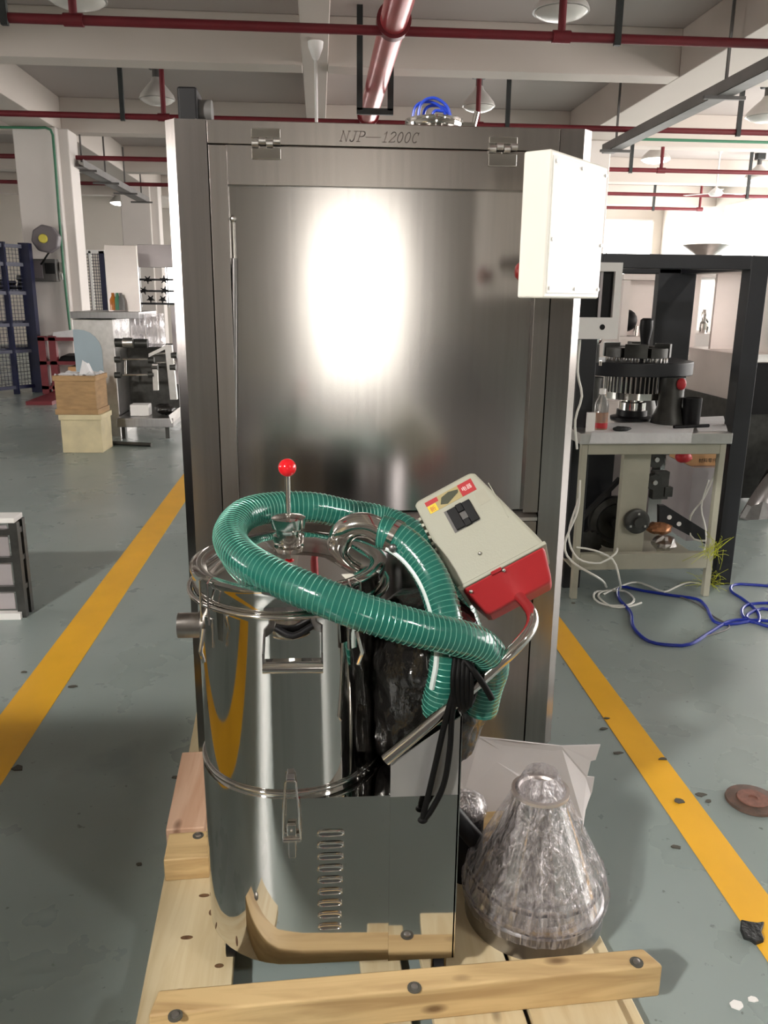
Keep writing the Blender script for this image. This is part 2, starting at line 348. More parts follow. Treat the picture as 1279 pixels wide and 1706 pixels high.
fr = MB().box(-.16, -.1, -22.34, -22.26, 0, 3.76).box(2.5, 2.56, -22.34, -22.26, 0, 3.76).box(-.1, 2.5, -22.34, -22.26, 3.7, 3.76)
fr.build('door_frame', 'dark_grey', D1)
nwin = [0]
def window(axis, pos, a0, a1, z0, z1, n, m):
    # a row of n daylit panes in a frame; axis 'x' lies in a side wall, 'y' in an end wall
    nwin[0] += 1; s = -1 if pos > 0 else 1
    def bb(u0, u1, d0, d1, za, zb):
        d0, d1 = sorted((pos+s*d0, pos+s*d1))
        return (d0, d1, u0, u1, za, zb) if axis == 'x' else (u0, u1, d0, d1, za, zb)
    f = MB(); t = .05
    f.box(*bb(a0, a1, .0, .05, z0-t, z0)).box(*bb(a0, a1, .0, .05, z1, z1+t))
    for i in range(n+1):
        u = a0+(a1-a0)*i/n; f.box(*bb(u-t/2, u+t/2, 0, .05, z0, z1))
    W = struct(f.build('window_%d' % nwin[0], 'white'))
    for i in range(n):
        u0 = a0+(a1-a0)*i/n+t/2; u1 = a0+(a1-a0)*(i+1)/n-t/2
        bx('pane', m, W, *bb(u0, u1, .01, .02, z0, z1))
for y0 in (0.6, 5.8, 11.0, 16.2): window('x', 10.3, y0, y0+5.05, 0.9, 3.7, 3, 'day_r')
window('x', -11.0, 2.2, 6.0, 1.1, 3.1, 3, 'day_l')
window('y', 25.3, 1.8, 10.0, 0.9, 3.7, 6, 'day_f')
p0 = at(226, 440, 25.3); p1 = at(292, 505, 25.3)
window('y', 25.3, p0.x-.3, p1.x, p1.z, p0.z, 3, 'day_f')
# columns
def column(x0, x1, y0, y1, lab):
    o = struct(B(x0, x1, y0, y1, 0, BZ).build('column', 'colm', bevel=.02)); o['label'] = lab
    return o
CL = column(-4.42, -3.80, 13.3, 14.0, 'left painted concrete column carrying the grey hose reel')
bx('pilaster', 'colm', CL, -4.10, -3.66, 13.42, 13.9, 0, BZ, bevel=.02)
c2 = column(-4.3, -3.66, 19.4, 20.0, 'farther painted concrete column behind the left packing machine')
bx('pilaster', 'colm', c2, -3.9, -3.5, 19.5, 19.9, 0, BZ, bevel=.02)
c3 = column(3.85, 4.5, 13.3, 14.0, 'right painted concrete column behind the white control box')
tag(MB().tube(spline([at(0, 212, 13.2), at(60, 213, 13.2), at(84, 216, 13.2), at(90, 250, 13.2), at(100, 380, 13.2), at(108, 470, 13.2), at(118, 560, 13.2)], .2), .018, 8).build('conduit', 'green_conduit', smooth=True),
    'thin green conduit running down the left column', 'conduit')
# ------------------------------------------------------------------ overhead services
def sprinkler(x0, x1, Y, z, r, risers, hangers, lab, ends=False):
    t = thing('sprinkler_pipe', (0, Y, z), lab, 'pipe', None)
    MB().cyl((x0, Y, z), (x1, Y, z), r, 14).build('pipe_run', 'red_pipe', t, smooth=True)
    for x in risers:
        MB().cyl((x, Y, z), (x, Y, CZ), r*.85, 12).build('riser', 'red_pipe', t, smooth=True)
        MB().cyl((x-r*2, Y, z), (x+r*2, Y, z), r*1.3, 12).build('tee_fitting', 'red_pipe', t, smooth=True)
    for x in hangers:
        B(x-.025, x+.025, Y-.05, Y-.042+r, z-r*1.6, CZ).build('hanger', 'black_iron', t)
    return t
def xs(pxs, py, Y): return [at(p, py, Y).x for p in pxs]
def zY(px, py, z):                      # distance of a level pipe seen at that height
    return fl(px, py, z).y
Y1, Y2, Y3, Y4 = 7.10, 10.60, 13.75, 16.8
sprinkler(-10.8, 10.1, Y1, 3.45, .036, xs((123, 936), 40, Y1), xs((10, 1028), 40, Y1), 'nearest red sprinkler pipe crossing overhead at the top of the photo')
sprinkler(-10.8, 10.1, Y2, 3.45, .034, xs((271, 797), 160, Y2), xs((203, 846, 1234), 160, Y2), 'second red sprinkler pipe crossing just above the filling machine')
sprinkler(-10.8, 10.1, Y3, 3.45, .034, xs((1102,), 270, Y3), xs((1050,), 270, Y3), 'third red sprinkler pipe crossing behind the left column')
sprinkler(-10.8, 10.1, Y4, 3.45, .034, [], xs((1245,), 310, Y4), 'fourth red sprinkler pipe crossing just below the third')
sprinkler(2.0, 8.7, 19.3, 3.45, .034, [8.7], [7.6], 'short red sprinkler pipe ending at an upturned elbow, far right')
sprinkler(2.0, 6.9, 21.5, 3.40, .03, [6.9], [5.9], 'shortest red sprinkler pipe far right under the others')
t = thing('water_main', (.6, 8, 3.55), 'large pinkish red main pipe running overhead along the hall', 'pipe')
MB().cyl((.6, -21.8, 3.52), (.6, 24.8, 3.52), .108, 28).build('pipe_run', 'big_pipe', t, smooth=True)
MB().lathe((.6, Y1, 3.52), [(.110, -.05), (.135, -.05), (.135, .05), (.110, .05)], 28, 'y').build('saddle_clamp', 'red_pipe', t, smooth=True)
MB().lathe((.6, Y2-.1, 3.52), [(.110, -.04), (.130, -.04), (.130, .04), (.110, .04)], 28, 'y').build('saddle_clamp', 'red_pipe', t, smooth=True)
Yh = 9.25; a = at(599, 115, Yh); b = at(650, 185, Yh)
mb = MB().box(a.x-.03, a.x+.03, Yh-.02, Yh+.02, b.z, CZ).box(b.x-.03, b.x+.03, Yh-.02, Yh+.02, b.z, CZ).box(a.x-.03, b.x+.03, Yh-.02, Yh+.02, b.z-.04, b.z+.02)
mb.build('pipe_hanger', 'black_iron', t)
def high_bay(px, py, Y, lit, lab, dia=.42, power=0):
    # py is the rim of the shade
    p = at(px, py, Y); r = dia/2
    t = thing('high_bay_lamp', p, lab, 'lamp', 'high bay lamps under the ceiling')
    MB().lathe(p, [(r, 0), (r, .012), (r*.93, .05), (r*.62, .13), (r*.3, .20), (.05, .24), (0, .24)], 28).build('shade', 'lamp_shade', t, smooth=True)
    MB().lathe(p, [(r*.93, -.004), (r*.8, -.03), (r*.5, -.055), (0, -.065)], 28).build('lamp_glass', 'lit' if lit else 'unlit', t, smooth=True)
    MB().cyl(p+V((0, 0, .24)), p+V((0, 0, .34)), .045, 12).build('neck', 'dark_grey', t, smooth=True)
    B(p.x-.09, p.x+.09, p.y-.07, p.y+.07, p.z+.33, p.z+.50).build('ballast_box', 'black_iron', t, bevel=.02)
    MB().cyl(p+V((0, 0, .5)), (p.x, p.y, CZ-.01), .012, 8).build('drop_rod', 'black_iron', t, smooth=True)
    if power:
        l = bpy.data.lights.new('lamp_light', 'SPOT'); l.energy = power; l.spot_size = math.radians(150); l.spot_blend = .5; l.shadow_soft_size = .15; l.color = (1, .94, .86)
        o = bpy.data.objects.new('lamp_light', l); C.objects.link(o); o.parent = t; o.location = (0, 0, -.06)
high_bay(262, 166, 10.95, False, 'unlit high bay lamp left of the black motor')
high_bay(797, 178, 11.4, False, 'unlit high bay lamp above the blue wired flange')
high_bay(934, 20, 8.0, False, 'unlit high bay lamp at the top edge above the control box', .5)
high_bay(128, 0, 8.0, False, 'unlit high bay lamp cut by the top edge at left', .5)
high_bay(1092, 266, 15.0, True, 'glowing high bay lamp right of the control box', .5, 60)
high_bay(1262, 296, 17.0, False, 'unlit high bay lamp at the right edge, lower', .5)
high_bay(1275, 195, 11.0, False, 'unlit high bay lamp at the right edge, upper', .5)
high_bay(200, 338, 22.0, True, 'glowing high bay lamp far back at left', .5, 30)
def added_lamp(x, y, lab, k):  # extra lamp out of view, added to light the foreground
    d = V((x, y, 3.72)); t = d
    # reuse the builder through an explicit point
    p = d; r = .22
    t = thing('high_bay_lamp', p, lab, 'lamp', 'high bay lamps under the ceiling')
    MB().lathe(p, [(r, 0), (r, .012), (r*.93, .05), (r*.62, .13), (r*.3, .20), (.05, .24), (0, .24)], 28).build('shade', 'lamp_shade', t, smooth=True)
    MB().lathe(p, [(r*.93, -.004), (r*.8, -.03), (r*.5, -.055), (0, -.065)], 28).build('lamp_glass', 'lit', t, smooth=True)
    B(p.x-.09, p.x+.09, p.y-.07, p.y+.07, p.z+.24, p.z+.50).build('ballast_box', 'black_iron', t, bevel=.02)
    l = bpy.data.lights.new('lamp_light', 'SPOT'); l.energy = LAMP_W*k; l.spot_size = math.radians(168); l.spot_blend = .15; l.shadow_soft_size = .18; l.color = (1, .95, .89)
    o = bpy.data.objects.new('lamp_light', l); C.objects.link(o); o.parent = t; o.location = (0, 0, -.06)
added_lamp(-2.86, -2.2, 'added main lamp unseen behind the viewer, left of the aisle', 1.0)  # added key light, throws the crate's shadow across the left floor
added_lamp(3.6, -2.0, 'added fill lamp unseen behind the viewer, right of the aisle', .2)  # weaker added lamp, fills in from the right
def fan(p, zt, blade, rot, lab):
    t = thing('ceiling_fan', p, lab, 'fan')
    MB().lathe((p.x, p.y, 0), [(.02, zt-.16), (.035, zt-.14), (.07, zt-.05), (.075, zt), (0, zt)], 20).build('canopy', 'white', t, smooth=True)
    MB().cyl(p+V((0, 0, .1)), (p.x, p.y, zt-.14), .016, 12).build('down_rod', 'white', t, smooth=True)
    MB().lathe(p, [(0, -.06), (.10, -.05), (.14, 0), (.10, .05), (.03, .10), (0, .12)], 24).build('motor', 'white', t, smooth=True)
    for k in range(3):
        a = rot+k*2*math.pi/3; d = V((math.cos(a), math.sin(a), 0)); n = V((-d.y, d.x, 0))
        q = [p+d*.12-n*.03, p+d*.12+n*.03, p+d*blade+n*.065, p+d*blade-n*.065]
        MB().sweep(q, (0, 0, .006)).build('blade', 'white', t)
fan(at(527, 207, 8.75)+V((0, 0, -.16)), BZ, .30, .5, 'white ceiling fan rod dropping from the beam behind the filling machine')
fan(at(1192, 322, 16.2), CZ, .62, .2, 'white ceiling fan with spread blades far right')
for (pa, pb, lab, w) in (((1012, 256), (1279, 138), 'dark grey cable tray hung along the right beam', .16), ((124, 280), (240, 336), 'dark grey cable tray seen between the two left columns', .2)):
    A = fl(*pa, 3.3)
    x = A.x if pa[0] > 600 else -3.62
    y0, y1 = (2.0, 11.4) if pa[0] > 600 else (13.6, 18.6)
    t = thing('cable_tray', (x, (y0+y1)/2, 3.3), lab, 'tray')
    mb = MB().box(x-w/2, x+w/2, y0, y1, 3.3, 3.305).box(x-w/2, x-w/2+.004, y0, y1, 3.3, 3.41).box(x+w/2-.004, x+w/2, y0, y1, 3.3, 3.41)
    mb.build('channel', 'tray', t)
    for k in range(4):
        y = y0+.3+(y1-y0-.6)*k/3
        B(x-.012, x+.012, y-.012, y+.012, 3.41, BZ+.3).build('hanger_rod', 'dark_grey', t)
        B(x-w/2-.12, x+w/2+.12, y-.02, y+.02, 3.27, 3.30).build('bracket', 'dark_grey', t)
tag(MB().cyl(at(127, 317, 22), at(155, 318, 22), .03, 10).build('tube_light', 'lit_green', smooth=True), 'glowing greenish tube light far back at left', 'lamp')
tag(MB().tube([fl(1030, 231, 3.7), V((9.8, 12.6, 3.7))], .02, 8).build('conduit', 'green_conduit', smooth=True), 'thin green conduit running across under the right beam', 'conduit')
# ================================================================== CAPSULE FILLING MACHINE
YF = 2.32; XL, XR, ZB, ZT = -0.393, 0.738, 0.054, 1.886
mc = thing('capsule_filling_machine', ((XL+XR)/2, YF+.45, .05), 'tall brushed stainless filling machine standing on the pallet, with white control box', 'machine')
ch = .028
bx('body', 'steel', mc, XL, XR, YF+.10, YF+.95, ZB, ZT)
mb = MB()
for x in (XL+.1, XR-.1):
    for y in (YF+.12, YF+.85): mb = MB().cyl((x, y, .0502), (x, y, ZB+.002), .03, 14).build('foot', 'black', mc, smooth=True) and MB()
xa, xb = -0.284, 0.644                  # inner edges of the corner posts
pl = MB().prism([(XL, YF+.10), (XL, YF+ch), (XL+ch, YF), (xa-.001, YF), (xa-.001, YF+.10)], 'z', ZB, ZT).build('corner_post', 'steel_post', mc)
pr = MB().prism([(XR, YF+.10), (XR, YF+ch), (XR-ch, YF), (xb+.001, YF), (xb+.001, YF+.10)], 'z', ZB, ZT).build('corner_post', 'steel_post', mc)
zd = at(500, 243, YF).z                  # bottom of the header
bx('header_panel', 'steel', mc, xa, xb, YF, YF+.1, zd+.001, ZT, bevel=.002)
wx0, wx1, wz0, wz1 = -0.236, 0.598, 0.852, at(600, 312, YF).z
bx('backing', 'seam', mc, xa-.004, xb+.004, YF+.055, YF+.1, ZB, zd+.004)
df = MB().box(xa+.0015, wx0, YF+.001, YF+.045, wz0-.02, zd-.002).box(wx1, xb-.0015, YF+.001, YF+.045, wz0-.02, zd-.002).box(wx0, wx1, YF+.001, YF+.045, wz1, zd-.002)
dfo = df.build('door_frame', 'steel', mc, bevel=.0015)
bx('door_panel', 'steel_door', mc, wx0-.01, wx1+.01, YF+.022, YF+.028, wz0-.015, wz1+.01)
MB().prism([(YF+.03, wz0-.02), (YF+.0, wz0-.035), (YF+.0, wz0-.045), (YF+.05, wz0-.045), (YF+.05, wz0-.02)], 'x', xa+.0015, xb-.0015).build('door_ledge', 'satin', mc)
bx('lower_panel', 'steel', mc, xa+.0015, xb-.0015, YF+.004, YF+.05, ZB, wz0-.048, bevel=.002)
# the lift strut seen beside the panel
s0 = at(388, 365, YF+.015); s1 = at(391, 750, YF+.015)
gs = MB().cyl(s0+V((0, 0, -.10)), (s1.x-.001, s1.y, s1.z), .0085, 14).build('gas_strut', 'steel_dark', mc, smooth=True)
MB().cyl(s0, s0+V((0, 0, -.11)), .0045, 12).build('strut_rod', 'chrome', gs, smooth=True)
MB().ball(s0, .009, 14).build('ball_joint', 'satin', gs, smooth=True)
s0 = at(884, 505, YF+.0); s1 = at(874, 640, YF+.0)
# hinges
def hinge(px0, py0, px1, py1):
    a = at(px0, py0, YF-.004); b = at(px1, py1, YF-.004); x0, x1, z1, z0 = a.x, b.x, a.z, b.z
    zm = zd+.004; h = MB().box(x0, x1, YF-.006, YF, zm+.012, z1).build('hinge', 'chrome', mc, bevel=.002)
    MB().box(x0, x1, YF-.006, YF, z0, zm-.012).build('leaf', 'chrome', h, bevel=.002)
    n = 4
    for k in range(n):
        u0 = x0+(x1-x0)*k/n+.001; u1 = x0+(x1-x0)*(k+1)/n-.001
        MB().cyl((u0, YF-.008, zm+(.004 if k % 2 else -.002)), (u1, YF-.008, zm+(.004 if k % 2 else -.002)), .009, 14).build('knuckle', 'satin', h, smooth=True)
hinge(418, 213, 468, 266); hinge(815, 227, 860, 278)
# engraved type mark, drawn as thin ribbons
def ribbon(mb, pts, wdt, o, sx, sz, shear, Y):
    for (a, b) in zip(pts[:-1], pts[1:]):
        P = [V((o.x+(p[0]*sx+p[1]*sz*shear), Y, o.z+p[1]*sz)) for p in (a, b)]
        d = (P[1]-P[0]); n = V((-d.z, 0, d.x)).normalized()*wdt/2; e = d.normalized()*wdt*.4
        mb.add([P[0]-e-n, P[1]+e-n, P[1]+e+n, P[0]-e+n], [(0, 1, 2, 3)])
def arc(cx, cz, rx, rz, a0, a1, n=10): return [(cx+rx*math.cos(math.radians(a0+(a1-a0)*i/n)), cz+rz*math.sin(math.radians(a0+(a1-a0)*i/n))) for i in range(n+1)]
G = {'N': ([[(0, 0), (.05, 1)], [(.05, 1), (.6, 0), (.65, 1)], [(-.1, 0), (.15, 0)], [(-.05, 1), (.1, 1)], [(.55, 1), (.78, 1)]], .95),
     'J': ([[(.45, 1), (.42, .25)]+arc(.22, .2, .2, .2, 0, -170), [(.25, 1), (.65, 1)]], .8),
     'P': ([[(.1, 0), (.15, 1)], [(.0, 1), (.4, 1)]+arc(.4, .75, .25, .25, 90, -90)+[(.12, .5)], [(-.05, 0), (.3, 0)]], .85),
     '-': ([[(0, .45), (1.55, .45)]], 1.8),
     '1': ([[(.1, .8), (.3, 1), (.28, 0)], [(.1, 0), (.5, 0)]], .75),
     '2': ([arc(.3, .75, .25, .25, 170, -20)+[(.0, .02), (.55, .02), (.6, .15)]], .8),
     '0': ([arc(.3, .5, .26, .5, 0, 360, 18)], .8),
     'C': ([arc(.35, .5, .3, .5, 50, 310, 14), [(.58, 1), (.55, .75)]], .8)}
o = at(567, 235, YF-.0006); e = at(702, 243, YF-.0006); total = sum(G[c][1] for c in 'NJP-1200C')-.15
sx = (e.x-o.x-.012)/total; hz = at(570, 218, YF).z-at(570, 235, YF).z
LT = MB(); cur = V((o.x, 0, o.z))
for c in 'NJP-1200C':
    for st in G[c][0]: ribbon(LT, st, .0021, cur, sx, hz, .28, YF-.0006)
    cur = cur+V((sx*G[c][1], 0, 0))
LT.build('engraved_lettering', 'engrave', mc, label='engraved italic lettering NJP 1200C', kind='stuff')
# top fittings
c = at(723, 200, YF+.20); zt = ZT
fp = MB().lathe((c.x, c.y, 0), [(.058, zt), (.058, zt+.028), (0, zt+.028)], 32).build('feed_port', 'chrome', mc, smooth=True)
MB().lathe((c.x, c.y, 0), [(.052, zt+.028), (.082, zt+.028), (.084, zt+.036), (.082, zt+.05), (.05, zt+.052), (.045, zt+.03)], 32).build('clamp_ring', 'mirror', fp, smooth=True)
MB().box(c.x+.08, c.x+.115, c.y-.012, c.y+.012, zt+.03, zt+.045).cyl((c.x+.11, c.y, zt+.02), (c.x+.122, c.y, zt+.075), .008, 10).build('clamp_screw', 'chrome', fp)
for k, (dx, hh, wd, dy) in enumerate(((-.012, .098, .052, 0), (.0, .105, .05, -.014), (.012, .092, .045, .014), (.022, .075, .03, .0))):
    pts = [(c.x+dx-wd, c.y+dy, zt+.03), (c.x+dx-wd*.8, c.y+dy, zt+.03+hh*.55), (c.x+dx-.005, c.y+dy, zt+hh), (c.x+dx+wd*.7, c.y+dy, zt+.03+hh*.5), (c.x+dx+wd, c.y+dy, zt+.03)]
    MB().tube(spline(pts, .006), .0042, 8).build('blue_wire', 'blue_wire', fp, smooth=True)
a = at(322, 170, YF+.16)
mt = MB().box(a.x-.05, a.x+.045, YF+.09, YF+.23, ZT, ZT+.008).build('motor_mount', 'black', mc, bevel=.002)
MB().box(a.x-.034, a.x+.018, YF+.10, YF+.20, ZT+.008, ZT+.098).build('motor_block', 'black', mt, bevel=.006)
MB().cyl((a.x+.015, YF+.16, ZT+.045), (a.x+.05, YF+.16, ZT+.045), .033, 20).build('motor_cap', 'dark_grey', mt, smooth=True)
for dx in (-.042, .012): MB().ball((a.x+dx, YF+.097, ZT+.014), .006, 10).build('bolt', 'chrome', mt, smooth=True)
# control box: stands corner-on to the viewer
n0 = at(905, 497, 2.0); n1 = at(905, 247, 2.0)
h0, h1 = n0.z, n1.z
fx = (V((at(1004, 400, 2.25).x, 2.25, 0))-V((n0.x, 2.0, 0))); wbox = fx.length; fx.normalize(); nx = V((-fx.y, fx.x, 0))
XC = Matrix(((fx.x, nx.x, 0, n0.x), (fx.y, nx.y, 0, 2.0), (0, 0, 1, 0), (0, 0, 0, 1)))
mb = MB(); mb.X = XC; mb.box(0, wbox, 0, .072, h0, h1); cb = mb.build('control_box', 'white_box', mc, bevel=.006, seg=3)
mb = MB(); mb.X = XC; mb.box(.012, wbox-.010, -.003, .0, h0+.012, h1-.012); mb.build('cover_plate', 'white', cb, bevel=.001)
for (u, z) in ((.022, h0+.024), (wbox/2, h0+.024), (wbox-.02, h0+.024), (.022, (h0+h1)/2-.03), (wbox-.02, (h0+h1)/2-.03), (.022, h1-.024), (wbox/2, h1-.024), (wbox-.02, h1-.024)):
    mb = MB(); mb.X = XC; mb.cyl((u, -.003, z), (u, -.0065, z), .0045, 10); mb.build('screw', 'chrome', cb, smooth=True)
mb = MB(); mb.X = XC; mb.lathe((-.018, .088, h0+.072), [(.026, .0), (.03, .008), (.026, .022), (.012, .026), (0, .026)], 20, 'x')
es = at(864, 452, 2.09)
MB().lathe((es.x+.012, es.y, es.z), [(0, -.022), (.014, -.02), (.022, -.012), (.024, -.004), (.02, .0), (.012, .0), (.012, .03), (0, .03)], 20, 'x').build('emergency_stop', 'estop', cb, smooth=True, label='dark red mushroom stop button')
q = XC @ V((.12, .072, h0+.10))
MB().tube([q, V((q.x-.02, q.y+.06, q.z)), V((xb+.05, YF+.002, q.z))], .02, 14).build('support_arm', 'satin', mc, smooth=True)
# ================================================================== PALLET
pt = thing('pallet', (.16, 1.9, 0), 'pale pine shipping pallet under the machine and vacuum', 'pallet')
rz = .048
def rotz(o, a): return Matrix.Translation(o) @ Matrix.Rotation(a, 4, 'Z') @ Matrix.Translation(-o)
PO = V((.16, 1.3, 0))
PZ = .05
def pal(name, m, *a, bevel=.004, rot=rz):
    mb = MB(); mb.X = rotz(PO, rot); mb.box(*a); return mb.build(name, m, pt, bevel=bevel)
for x in (-.33, .13, .60): pal('stringer', 'pine_y', x-.045, x+.045, 1.17, 3.2, .0, .026)
for x0, x1, y0 in ((-.375, -.19, 1.16), (-.18, -.04, 2.0), (-.03, .11, 2.0), (.215, .40, 1.16), (.412, .60, 1.16)):
    pal('plank', 'pine_y', x0, x1, y0, 3.2, .026, PZ, bevel=.003)
# front beam, measured on its top face
fz = .130
q = [fl(252, 1706+8, fz), fl(1106, 1604, fz), fl(1072, 1574, fz), fl(270, 1652, fz)]
q = [fl(246, 1692, fz), fl(1105, 1608, fz), fl(1048, 1580, fz)+V((.03, 0, 0)), fl(272, 1648, fz)+V((-.01, 0, 0))]
mb = MB().hexa([V((p.x, p.y, PZ)) for p in q], q); fb = mb.build('front_beam', 'pine_x', pt, bevel=.006)
def bolt(px, py, z):
    p = fl(px, py, z)
    MB().lathe(p, [(.014, -.002), (.014, .0008), (0, .0008)], 16).build('bolt_hole', 'debris', pt)
    MB().lathe(p, [(.008, .0), (.007, .004), (0, .006)], 10).build('bolt', 'satin', pt, smooth=True)
for p in ((292, 1692), (690, 1645), (1060, 1603)): bolt(*p, fz)
# second beam, mostly under the vacuum cleaner
a = fl(293, 1412, .112); b = fl(296, 1375, .112)
pal('cross_beam', 'pine_x', a.x, .62, a.y-.02, a.y+.085, PZ, .112)
bolt(330, 1392, .1125)
pal('pink_plank', 'pine_pink', a.x-.01, a.x+.09, a.y+.10, 2.28, PZ, .112)

def knot(px, py, z, rx, ry, m='debris'):
    p = fl(px, py, z); MB().prism([(p.x+rx*math.cos(k*math.pi/7), p.y+ry*math.sin(k*math.pi/7)) for k in range(14)], 'z', z, z+.0006).build('knot', m, pt)
M['knotwood'] = mat('dark_knot_wood', (0.14, 0.075, 0.035), 0.6, var=.3, vscale=(80, 80, 80))
for px, py, rx, ry in ((340, 1492, .013, .006), (311, 1562, .014, .006), (365, 1609, .010, .006), (300, 1652, .016, .007), (322, 1458, .018, .004), (352, 1520, .006, .010)): knot(px, py, PZ, rx, ry, 'knotwood')
# ================================================================== VACUUM CLEANER
bc = V((-.065, 1.578, 0)); R = .183
vc = thing('vacuum_cleaner', (bc.x+.1, bc.y, PZ), 'polished stainless industrial vacuum cleaner with drum and louvred base on the pallet', 'vacuum cleaner')
yf = 1.392; zb0 = .131; zs = at(600, 1327, yf).z
print('zs', zs)
bxR = .258
# base: half-round at left, square at right
poly = [(bxR, yf), (bxR, 1.79)]+[(bc.x+(R+.006)*math.cos(math.radians(a)), bc.y+.02+(R+.006)*math.sin(math.radians(a))) for a in range(90, 181, 9)]
poly += [(bc.x-(R+.006), bc.y)]+[(bc.x+(R+.006)*math.cos(math.radians(a)), bc.y+(bc.y-yf)*math.sin(math.radians(a))) for a in range(189, 262, 9)]+[(bc.x+.02, yf)]
MB().prism(poly, 'z', zb0, zs).build('base_housing', 'mirror', vc, smooth=True)
pz = at(650, 1272, yf-.003).z; pz2 = at(758, 1192, yf-.003).z; px0 = at(650, 1300, yf).x
MB().prism([(px0, zs-.001), (bxR+.004, zs-.001), (bxR+.004, pz2), (px0, pz)], 'y', yf-.004, yf-.001).build('side_plate', 'plate', vc)
MB().prism([(px0, zb0), (bxR+.004, zb0), (bxR+.004, zs-.001), (px0, zs-.001)], 'y', yf-.004, yf-.0005).build('side_plate', 'mirror', vc)
MB().prism([(yf-.004, zb0), (yf+.16, zb0), (yf+.16, pz2-.03), (yf-.004, pz2)], 'x', bxR+.001, bxR+.006).build('flange', 'mirror', vc)
for k in range(9):
    z = at(550, 1388+k*19.4, yf).z; x = at(551-k*.4, 1400, yf).x; L2 = .0245-.0004*k
    sup = lambda c, p: math.copysign(abs(c)**p, c)
    ring = [V((x+L2*sup(math.cos(2*math.pi*i/28), .55), yf-.002, z+.0058*sup(math.sin(2*math.pi*i/28), .7))) for i in range(28)]
    lv = MB().tube(ring, .0026, 8, closed=True).build('louvre', 'chrome', vc, smooth=True)
    MB().sweep([p+V((0, -.0012, 0)) for p in ring], (0, .002, 0)).build('louvre_slot', 'steel_dark', lv)
# casters
for (x, y) in ((-.205, 1.52), (.235, 1.42), (.22, 1.74), (-.20, 1.72)):
    cs = MB().box(x-.018, x+.018, y-.02, y+.02, zb0-.01, zb0).box(x-.016, x-.012, y-.012, y+.012, PZ+.03, zb0).box(x+.012, x+.016, y-.012, y+.012, PZ+.03, zb0).build('caster', 'chrome', vc)
    MB().cyl((x-.010, y, PZ+.0312), (x+.010, y, PZ+.0312), .031, 20).build('wheel', 'black', cs, smooth=True)
# drum
zl = .905
MB().lathe(bc, [(R, zs-.02), (R, zl-.03), (R+.004, zl-.02), (0, zl-.02)], 96).build('drum', 'mirror', vc, smooth=True)
MB().torus((bc.x, bc.y, zs+.012), R+.0025, .0042, 80, 10).build('drum_bead', 'mirror', vc, smooth=True)
MB().torus((bc.x, bc.y, zl-.012), R+.016, .0045, 80, 10).build('clamp_ring', 'chrome', vc, smooth=True)
lid = MB().lathe(bc, [(R+.002, zl-.02), (R+.009, zl-.012), (R+.009, zl+.022), (R+.012, zl+.026), (R+.012, zl+.034), (R+.004, zl+.038), (R-.012, zl+.036), (R-.02, zl+.032), (R*.6, zl+.062), (R*.3, zl+.075), (0, zl+.078)], 96).build('lid', 'mirror', vc, smooth=True)
zd0 = zl+.078
kz = at(481, 875, bc.y).z
MB().lathe((bc.x, bc.y, 0), [(.014, zd0-.01), (.014, kz-.04), (.030, kz-.036), (.032, kz-.018), (.026, kz-.014), (.026, kz-.008), (.033, kz-.004), (.034, kz+.016), (.026, kz+.02), (.008, kz+.022), (0, kz+.022)], 28).build('shaker_gland', 'chrome', lid, smooth=True)
bz = at(481, 779, bc.y).z
MB().cyl((bc.x, bc.y, kz), (bc.x, bc.y, bz), .0052, 14).build('shaker_rod', 'chrome', vc, smooth=True)
MB().ball((bc.x, bc.y, bz), .0178, 28).build('knob', 'red_ball', vc, smooth=True, label='glossy red ball knob')
# elbow inlet on the lid
eb = at(566, 915, 1.60); EL = [V((eb.x+.010, 1.62, zl+.045)), at(565, 895, 1.60), at(572, 872, 1.60), at(598, 866, 1.60), at(622, 874, 1.60), at(640, 888, 1.59)]
EL = [V((at(566, 915, 1.60).x, 1.60, zl+.02)), at(565, 905, 1.595), at(573, 886, 1.59), at(590, 876, 1.585), at(610, 875, 1.58), at(624, 880, 1.577), at(634, 886, 1.575)]
el = MB().tube(spline(EL, .008), .0255, 24).build('inlet_elbow', 'chrome', lid, smooth=True)
# side latches at the lid (wire bails) and cleaner inlet
def bail(ang, zt_, zb_, w_):
    a_ = math.radians(ang); d = V((math.cos(a_), math.sin(a_), 0)); n = V((-d.y, d.x, 0)); c = bc+d*(R+.021)
    pts = [c-n*w_+V((0, 0, zb_)), c-n*w_+V((0, 0, zt_)), c-d*.012-n*w_*.6+V((0, 0, zt_+.006)), c-d*.012+n*w_*.6+V((0, 0, zt_+.006)), c+n*w_+V((0, 0, zt_)), c+n*w_+V((0, 0, zb_))]
    o_ = MB().tube(pts, .0022, 8).build('lid_latch', 'chrome', vc, smooth=True)
    q_ = [c-n*.013+V((0, 0, zb_+.01)), c+n*.013+V((0, 0, zb_+.01)), c+n*.010+V((0, 0, zb_-.05)), c-n*.010+V((0, 0, zb_-.05))]
    MB().sweep([p-d*.012 for p in q_], d*.006).build('latch_lever', 'mirror', o_, bevel=.002)
    MB().tube([c+d*.004+V((0, 0, zb_-.01)), c+d*.016+n*.004+V((0, 0, zb_-.05)), c+d*.008+V((0, 0, zb_-.075))], .004, 8).build('latch_hook', 'chrome', o_, smooth=True)
bail(222, zl+.036, zl-.045, .012); bail(308, zl+.036, zl-.045, .012)
ip = at(338, 1041, 1.56); iq = at(297, 1039, 1.56)
MB().lathe((iq.x, 1.56, ip.z), [(.0225, 0), (.0255, 0), (.0255, .09), (.0225, .09), (.0225, 0)], 28, 'x').build('inlet_pipe', 'steel', vc, smooth=True)
